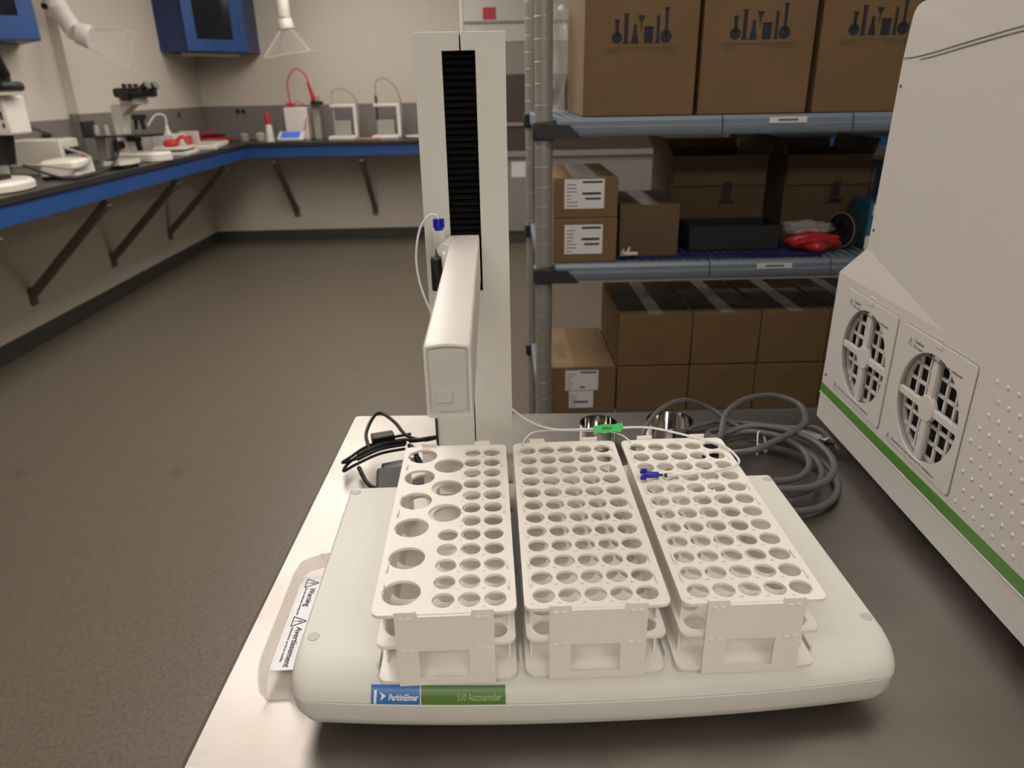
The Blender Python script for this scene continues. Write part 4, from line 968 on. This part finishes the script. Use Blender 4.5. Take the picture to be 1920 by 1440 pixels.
# ================================================================== TUBE RACKS
PX, PYY = .02, .02166
OX0, OX1, OY0, OY1 = -.0155, .0958, -.0150, .2560
def rack_parts(t, holes, ox0=OX0, ox1=OX1, cx=None):
    cxm = (ox0 + ox1) / 2
    # outline of a tier with slots/notches along the long edges
    def outline(ins=0):
        x0, x1, y0, y1, r = ox0 + ins, ox1 - ins, OY0 + ins, OY1 - ins, .007
        return rrect(x0, x1, y0, y1, r, 5)
    slots = []
    for y in (.010, .036, .118, .144, .205, .231):
        for x in (ox0 + .0050, ox1 - .0050 - .0016): slots.append(R2(x, x + .0016, y, y + .011))
    for nm, zt, hs, ins, hr in (('top_tier', .0669, holes, 0, 1), ('middle_tier', .0365, holes, .0012, 1), ('bottom_tier', .0030, [], .0006, .5)):
        loops = [outline(ins)] + [circle(x, y, r * hr, 36) for x, y, r in hs] + (slots if nm == 'top_tier' else [])
        me = plate_mesh(loops, .0030, .0003); me.transform(X(0, 0, zt - .0015)); finish(nm, me, WHITE, t)
    # end panels with window and lugs
    for e in (0, 1):
        y = OY0 - .0024 if e == 0 else OY1 + .0002
        w2 = .0372; top = .0672; lug = .0035
        P = [(-w2, 0), (w2, 0), (w2, top + lug), (w2 - .0160, top + lug), (w2 - .0175, top - .001), (-w2 + .0175, top - .001), (-w2 + .0160, top + lug), (-w2, top + lug)]
        me = plate_mesh([P, R2(-.0205, .0175, .0065, .0335)], .0022, .0002); me.transform(frame((cxm, y + .0011, 0), (1, 0, 0), (0, 0, 1))); ep = finish('end_panel', me, WHITE, t)
        for sx in (-1, 1):
            for z in (.0655, .0352):
                bm = bmesh.new()
                for q in (-.0032, .0032):
                    xc = cxm + sx * .0290 + q; s = -1 if e == 0 else 1; yb = y if e == 0 else y + .0022
                    box(bm, xc - .0020, xc + .0016, min(yb, yb + s * .0012), max(yb, yb + s * .0012), z - .0022, z + .0002, .0003)
                obj('clip', bm, WHITE, ep)
    for x in (ox0 + .0050, ox1 - .0066):
        bm = bmesh.new(); box(bm, x, x + .0016, OY0 + .020, OY1 - .020, .003, .0639)
        for y in (.010, .036, .118, .144, .205, .231): box(bm, x, x + .0016, y + .001, y + .010, .0639, .0690, .0003)
        obj('side_panel', bm, WHITE, t)
holes60 = [(i * PX, j * PYY, .0086) for i in range(5) for j in range(12)]
RZB = .0675
r2 = thing('tube_rack', 'white 60-hole test tube rack, middle of the three on the sampler', 'tube rack', (.0341, .4443, RZB), -.0035, 'tube racks on the sampler')
rack_parts(r2, holes60)
r3 = copy_tree(r2); r3.location = (.1534, .4435, RZB); r3.rotation_euler = (0, 0, -.001)
r3['label'] = 'white 60-hole test tube rack on the right, blue fitting lying on it'
PM[r3.name] = Matrix.Translation(r3.location)
r1 = thing('tube_rack', 'white tube rack with large and small holes beside the tower', 'tube rack', (-.0431, .4431, RZB), .004, 'tube racks on the sampler')
hs = [(0, j * PYY, .0086) for j in range(5)] + [(i * PX, j * PYY, .0086) for i in (1, 2) for j in range(12)]
hs += [(-.0330, .0108 + .0447 * k, .0151) for k in range(6)]
hs += [(-.0044, .1226 + .0447 * k, .0151) for k in range(3)]
rack_parts(r1, hs, -.0535, .0560)

# printed hole numbers
def hole_marks(t, cols, seed):
    bm = bmesh.new(); rnd = random.Random(seed); P = []
    for x in cols:
        for j in range(12):
            bx, by = x - .0105, j * PYY - .0098
            for d in range(2):
                P.append(R2(bx + d * .0017, bx + d * .0017 + .0011, by, by + .0005)); P.append(R2(bx + d * .0017 + rnd.choice([0, .0007]), bx + d * .0017 + rnd.choice([.0004, .0011]), by + .0005, by + .0016)) 
    flat(bm, P, X(0, 0, .0669), .0001); return obj('embossed_numbers', bm, mat('emboss_grey', (.50, .46, .52), .5), t, smooth=False)
hole_marks(r2, [0, .02, .04, .06, .08], 1); hole_marks(r3, [0, .02, .04, .06, .08], 2); hole_marks(r1, [.02, .04], 3)

# ================================================================== ON THE TABLE BEHIND
for (x, y, r, h, l) in ((.154, .950, .027, .036, 'small polished steel cup behind the middle rack'), (.262, .955, .034, .034, 'wider polished steel cup near the cable coil')):
    t = thing('steel_cup', l, 'cup', (x, y, 0), 0, 'steel cups')
    obj('cup', lathe(bmesh.new(), [(0, .0), (r - .003, 0), (r, .003), (r, h - .001), (r + .001, h), (r - .0012, h), (r - .0014, .004), (0, .003)], 40), STEEL, t)
# grey cable
cb = thing('coiled_cable', 'thick grey cable in loose coils between sampler and instrument', 'cable', (.40, .85, 0))
bm = bmesh.new(); R_ = .0046
import math as _m
pts = []
def ell(cx, cy, rx, ry, z, a0, a1, n, tilt=0):
    for k in range(n):
        a = math.radians(a0 + (a1 - a0) * k / n); pts.append((cx + rx * math.cos(a + tilt), cy + ry * math.sin(a), z + .003 * math.sin(a * 2)))
tube(bm, [(.1776, .80, .012), (.1965, .86, .045), (.2338, .93, .0578), (.2857, .98, .0552), (.3344, 1.0, .0313), (.360, .975, .0180), (.38, .945, .016)], .0034, 10, 10)
ell(.358, .834, .096, .0965, .010, 80, -280, 14)
ell(.352, .846, .086, .082, .018, 80, -280, 14)
ell(.350, .852, .074, .070, .027, 80, -280, 14)
ell(.356, .838, .092, .088, .034, 80, -190, 10)
pts += [(.270, .88, .040), (.300, .885, .040), (.3156, .885, .040), (.344, .95, .0449), (.3915, 1.0, .0448), (.4413, 1.02, .04), (.475, 1.0, .0330), (.4644, .95, .0320), (.4302, .9, .0400), (.3841, .86, .0440), (.345, .835, .0440), (.318, .86, .030), (.325, .96, .010), (.40, .965, .010), (.43, .955, .012), (.450, .932, .017)]
tube(bm, pts, R_, 12, 10); obj('cable', bm, CABLE, cb, True)
T = frame((.450, .932, .017), (.030, -.038, 0), (.038, .030, 0))
bm = bmesh.new(); box(bm, -.004, .034, -.008, .008, -.007, .007, .003, T=T); pl = obj('connector', bm, CONN, cb, True)
bm = bmesh.new(); box(bm, .034, .043, -.0095, .0095, -.0075, .0075, .001, T=T); obj('connector_shell', bm, STEEL, pl, True)
bm = bmesh.new(); cyl(bm, T @ Vector((.040, 0, .002)), T @ Vector((.052, 0, .002)), .003, seg=12); obj('thumb_screw', bm, BLACK, pl, True)
bm = bmesh.new(); tube(bm, [(.392, .905, .004), (.388, .911, .026), (.389, .935, .030), (.392, .945, .012), (.392, .935, .003), (.391, .915, .002)], .0015, 6, 5, True); tube(bm, [(.388, .920, .029), (.378, .908, .033), (.374, .896, .020), (.373, .89, .006)], .0010, 6, 5); obj('cable_tie', bm, PAPER, cb, True, label='clear white cable tie')
t = tag(obj('grey_cable', tube(bmesh.new(), [(.300, .98, .006), (.35, 1.0, .007), (.40, .99, .007), (.44, .95, .018), (.47, .92, .03), (.49, .89, .010)], .0036, 10, 8), CABLE), 'thinner grey cable lying behind the coil near the instrument', 'cable')
# power adapter and its cord
pa = thing('power_adapter', 'black power adapter with bundled cord behind the sampler', 'adapter', (-.12, .80, 0))
bm = bmesh.new(); box(bm, -.036, .036, -.028, .030, 0, .036, .004, T=X(-.118, .810, 0) @ RZ(.12)); obj('body', bm, CORDB, pa, True)
bm = bmesh.new(); box(bm, -.030, .026, -.016, .016, 0, .020, .003, T=X(-.125, .872, .0) @ RZ(.35)); obj('plug_housing', bm, mat('plug_black', (.014, .016, .018), .4), pa, True)
bm = bmesh.new(); box(bm, -.016, .016, -.010, .010, -.006, .008, .002, T=X(-.160, .922, .034) @ RZ(.30)); obj('ferrite_clamp', bm, CORDB, pa, True)
bm = bmesh.new()
for k in range(5):
    o_ = Vector((.0 , .006 * k, .004 + .0035 * (k % 3)))
    tube(bm, [Vector(p) + o_ for p in [(-.128, .905, .022), (-.16, .885, .026), (-.19, .868, .020), (-.2085 - .002 * k, .868 + .002 * k, .010), (-.2050, .892, .010), (-.185, .905, .018), (-.15, .915, .026), (-.122, .922, .028)][: (8 if k in (0, 3) else 3)]], .0022, 8, 6)
tube(bm, [(-.1781, .9066, .028), (-.1871, .940, .034), (-.1829, .9819, .040), (-.1725, .9943, .042), (-.1494, .9703, .038), (-.128, .935, .032), (-.1019, .9229, .030), (-.0822, .930, .030), (-.060, .935, .028)], .0026, 10, 8)
tube(bm, [(-.122, .922, .030), (-.110, .915, .034), (-.09, .925, .032), (-.070, .935, .030)], .0032, 10, 6)
tube(bm, [(-.190, .880, .012), (-.175, .845, .010), (-.160, .820, .014), (-.145, .812, .020)], .0030, 10, 6)
tube(bm, [(-.122, .915, .026), (-.113, .895, .028), (-.108, .880, .022), (-.100, .862, .016), (-.095, .84, .018)], .0036, 10, 6)
obj('cord', bm, CORDB, pa, True)

# ================================================================== WHITE INSTRUMENT ON THE RIGHT
IA = math.radians(-92.944)
I = thing('spectrometer', 'large white instrument with two round fan grilles and green stripe', 'laboratory instrument', (.4924, .9738, 0), IA)
FC = ((.1095, .1605), (.2700, .1598)); FR = .0615
LEN, DEP, TOP = .95, .50, .575
FT = frame((0, .003, 0), (1, 0, 0), (0, 0, 1))       # face plane: x along, y up, normal towards the viewer (-y)
me = plate_mesh([densify([(0, .0815), (LEN, .0815), (LEN, .2486), (0, .2486)], 2)] + [circle(c[0], c[1], FR, 48) for c in FC], .006)
me.transform(FT); finish('side_panel', me, INST, I, smooth=False)
bm = bmesh.new(); t_ = bmesh.new()
def F(*P): t_.faces.new([t_.verts.new(p) for p in P])
q0 = (.053, .008, .2932); r = .27
# ledge and upper side
F((0, 0, .2486), (r, 0, .2486), q0)
tA, tB = (.066, .008, .5635), (r, 0, .590)
F(q0, (r, 0, .2486), (r, 0, .5205), (.0600, .008, .5205))
F((r, 0, .2486), (LEN, 0, .2486), (LEN, 0, .5205), (r, 0, .5205))
F((.0600, .008, .5205), (r, 0, .5205), tB, (.082, .008, .5775), (.0735, .008, .5745), (.0685, .008, .5695), tA)
F((r, 0, .5205), (LEN, 0, .5205), (LEN, 0, .625), tB)
# back, top, ends
F((0, 0, .0815), (0, 0, .2486), (0, DEP, .2486), (0, DEP, .0815)); F((0, 0, .2486), q0, (.053, DEP, .2932), (0, DEP, .2486)); F(q0, (.0600, .008, .5205), tA, (.066, DEP, .5635), (.053, DEP, .2932))
F(tA, (.0685, .008, .5695), (.0685, DEP, .5695), (.066, DEP, .5635)); F((.0685, .008, .5695), (.0735, .008, .5745), (.0735, DEP, .5745), (.0685, DEP, .5695)); F((.0735, .008, .5745), (.082, .008, .5775), (.082, DEP, .5775), (.0735, DEP, .5745))
F((.082, .008, .5775), tB, (r, DEP, .590), (.082, DEP, .5775)); F(tB, (LEN, 0, .625), (LEN, DEP, .625), (r, DEP, .590)); F((LEN, 0, .0815), (LEN, DEP, .0815), (LEN, DEP, .625), (LEN, 0, .625))
F((0, DEP, .0815), (0, DEP, .2486), (.053, DEP, .2932), (.066, DEP, .5635), (.082, DEP, .5775), (r, DEP, .590), (LEN, DEP, .625), (LEN, DEP, .0815))
bmesh.ops.remove_doubles(t_, verts=t_.verts[:], dist=1e-5); merge(bm, t_)
hou = obj('housing', bm, INST, I, smooth=False)
bm = bmesh.new(); box(bm, .002, LEN, .008, DEP - .002, .030, .0665); loft(bm, [[(0, y, z), (LEN, y, z), (LEN, DEP, z), (0, DEP, z)] for y, z in ((.004, .022), (0, .026), (0, .0665))]); obj('skirt', bm, INSTD, I, smooth=False)
bm = bmesh.new(); box(bm, -.0005, LEN, -.0006, .010, .0670, .0812, .0003); obj('green_stripe', bm, STRG, I)
bm = bmesh.new(); box(bm, -.0008, LEN, -.0016, .006, .0655, .0672, .0004); obj('stripe_lip', bm, INST, I)
for x, y in ((.05, .06), (.05, .42), (.80, .06), (.80, .42)):
    bm = bmesh.new(); cyl(bm, (x, y, 0), (x, y, .028), .022, .020, 20); obj('rubber_foot', bm, RUB, I)
bm = bmesh.new(); box(bm, .03, .35, .0115, .26, .085, .235); obj('dark_interior', bm, BLACKM, hou, smooth=False)
# panels with grilles
for k, (cx, cz) in enumerate(FC):
    p0, p1, z0, z1 = cx - .0725, cx + .0705, cz - .0700, cz + .0765
    me = plate_mesh([rrect(p0, p1, z0, z1, (.005, .005, .005, .005), 4), circle(cx, cz, FR, 48)], .0018, .0005); me.transform(frame((0, -.0009, 0), (1, 0, 0), (0, 0, 1))); fp = finish('fan_panel', me, INST, I)
    me = plate_mesh([rrect(p0 - .0006, p1 + .0006, z0 - .0006, z1 + .0006, .0055, 4), rrect(p0 + .0002, p1 - .0002, z0 + .0002, z1 - .0002, .005, 4)], .0003); me.transform(frame((0, -.00015, 0), (1, 0, 0), (0, 0, 1))); finish('panel_gap', me, INKG, fp)
    # recess wall
    bm = bmesh.new()
    t_ = bmesh.new(); c1 = circle(cx, cz, FR, 48)
    lp = [[t_.verts.new((x, y, z)) for x, z in circle(cx, cz, rr, 48)] for rr, y in ((FR, 0), (FR, .0112), (FR + .0015, .0112), (FR + .0015, 0))]
    for a_, b_ in zip(lp[:-1], lp[1:]):
        for i in range(48): t_.faces.new((a_[i], a_[(i + 1) % 48], b_[(i + 1) % 48], b_[i]))
    merge(bm, t_); obj('recess_ring', bm, INST, fp)
    bm = bmesh.new(); cyl(bm, (cx, -.0015, cz), (cx, .0045, cz), .0150, seg=36, bev=.0008)
    w2 = .0052
    for (xa, xb, za, zb) in ((-w2, w2, -FR, -.012), (-w2, w2, .012, FR), (-FR, -.012, -.0045, .0045), (.012, FR, -.0045, .0045)):
        box(bm, cx + xa, cx + xb, -.0004, .0045, cz + za, cz + zb, .001)
    obj('grille_spokes', bm, INST, fp)
    bm = bmesh.new(); g = .0042
    for q in range(-3, 4):
        off = q * .0190 + .0095 * 0
        h = math.sqrt(max(FR ** 2 - off ** 2, 0))
        if h < .01: continue
        box(bm, cx + off - .0017, cx + off + .0017, .0062, .0088, cz - h, cz + h); box(bm, cx - h, cx + h, .0062, .0088, cz + off - .0017, cz + off + .0017)
    obj('finger_guard', bm, INST, fp)
    # clips at the top and captions
    bm = bmesh.new(); box(bm, cx - .008, cx + .008, -.0030, -.0008, z1 - .006, z1 + .0005, .0006); box(bm, cx - .007, cx + .005, -.001, .0, z1 + .003, z1 + .0048, .0003); obj('clip_tab', bm, INSTD, fp)
    TT = frame((p0 + .014, -.0019, z1 - .016), (1, 0, 0), (0, 0, 1))
    bm = bmesh.new(); flat(bm, [[(x * .5, y * .5) for x, y in P] for P in triangle(0, -.008, .017, .0165)], TT, .0002); obj('warning_symbol', bm, INKG, fp, smooth=False)
    text('lettering', 'Caution', .0062, TT @ X(.012, .0010, 0), INKG, fp)
    text('lettering', 'Do not restrict air intake or exhaust', .0052, TT @ X(.012, -.0050, 0), INKG, fp, width=.098)
    TT = frame((p0 + .012, -.0019, z0 + .004), (1, 0, 0), (0, 0, 1))
    bm = bmesh.new(); flat(bm, [[(x * .4, y * .4) for x, y in P] for P in triangle(-.012, -.002, .017, .0165)], TT, .0002); obj('warning_symbol', bm, INKG, fp, smooth=False)
    text('lettering', 'Attention: ne pas obstruer la ventilation', .0044, TT @ X(.006, .0012, 0), INKG, fp, width=.096)
# lid seam
P = catmull([(.0600, .5205), (.085, .5205), (.13, .5235), (.20, .5305), (.287, .5385), (.45, .551), (.95, .585)], 8)
for dz, nm in ((0, 'lid_seam'), (-.004, 'lid_seam')):
    bm = bmesh.new()
    def yat(x): return max(0, .008 * (1 - (x - .06) / .21)) - .0003
    for a, b in zip(P[:-1], P[1:]):
        if dz and a.x < .10: continue
        loft(bm, [[(q.x, yat(q.x) + .0006, q.y + dz - .0006), (q.x, yat(q.x) - .0004, q.y + dz - .0006), (q.x, yat(q.x) - .0004, q.y + dz + .0006), (q.x, yat(q.x) + .0006, q.y + dz + .0006)] for q in (a, b)])
    obj(nm, bm, mat('seam_grey', (.22, .21, .20), .6), I, smooth=False)
for x, z in ((.067, .4896), (.0622, .3179), (.010, .0965)):
    bm = bmesh.new(); y = .008 if z > .25 else 0; cyl(bm, (x, y + .002, z), (x, y - .0008, z), .0022, seg=14); obj('screw', bm, mat('screw_dark', (.10, .09, .09), .4, .5), I)
# raised dots
bm = bmesh.new(); n = 0
t_ = bmesh.new()
for j in range(0, 9):
    for i in range(0, 33):
        x = .354 + i * .0158 + (.0079 if j % 2 else 0); z = .0925 + j * .0175
        if x < .362 and z > .19: continue
        m = Matrix.Translation((x, .0004, z)) @ Matrix.Diagonal((1, .55, 1, 1))
        bmesh.ops.create_icosphere(t_, subdivisions=2, radius=.0029, matrix=m)
merge(bm, t_); obj('raised_dots', bm, INST, I)
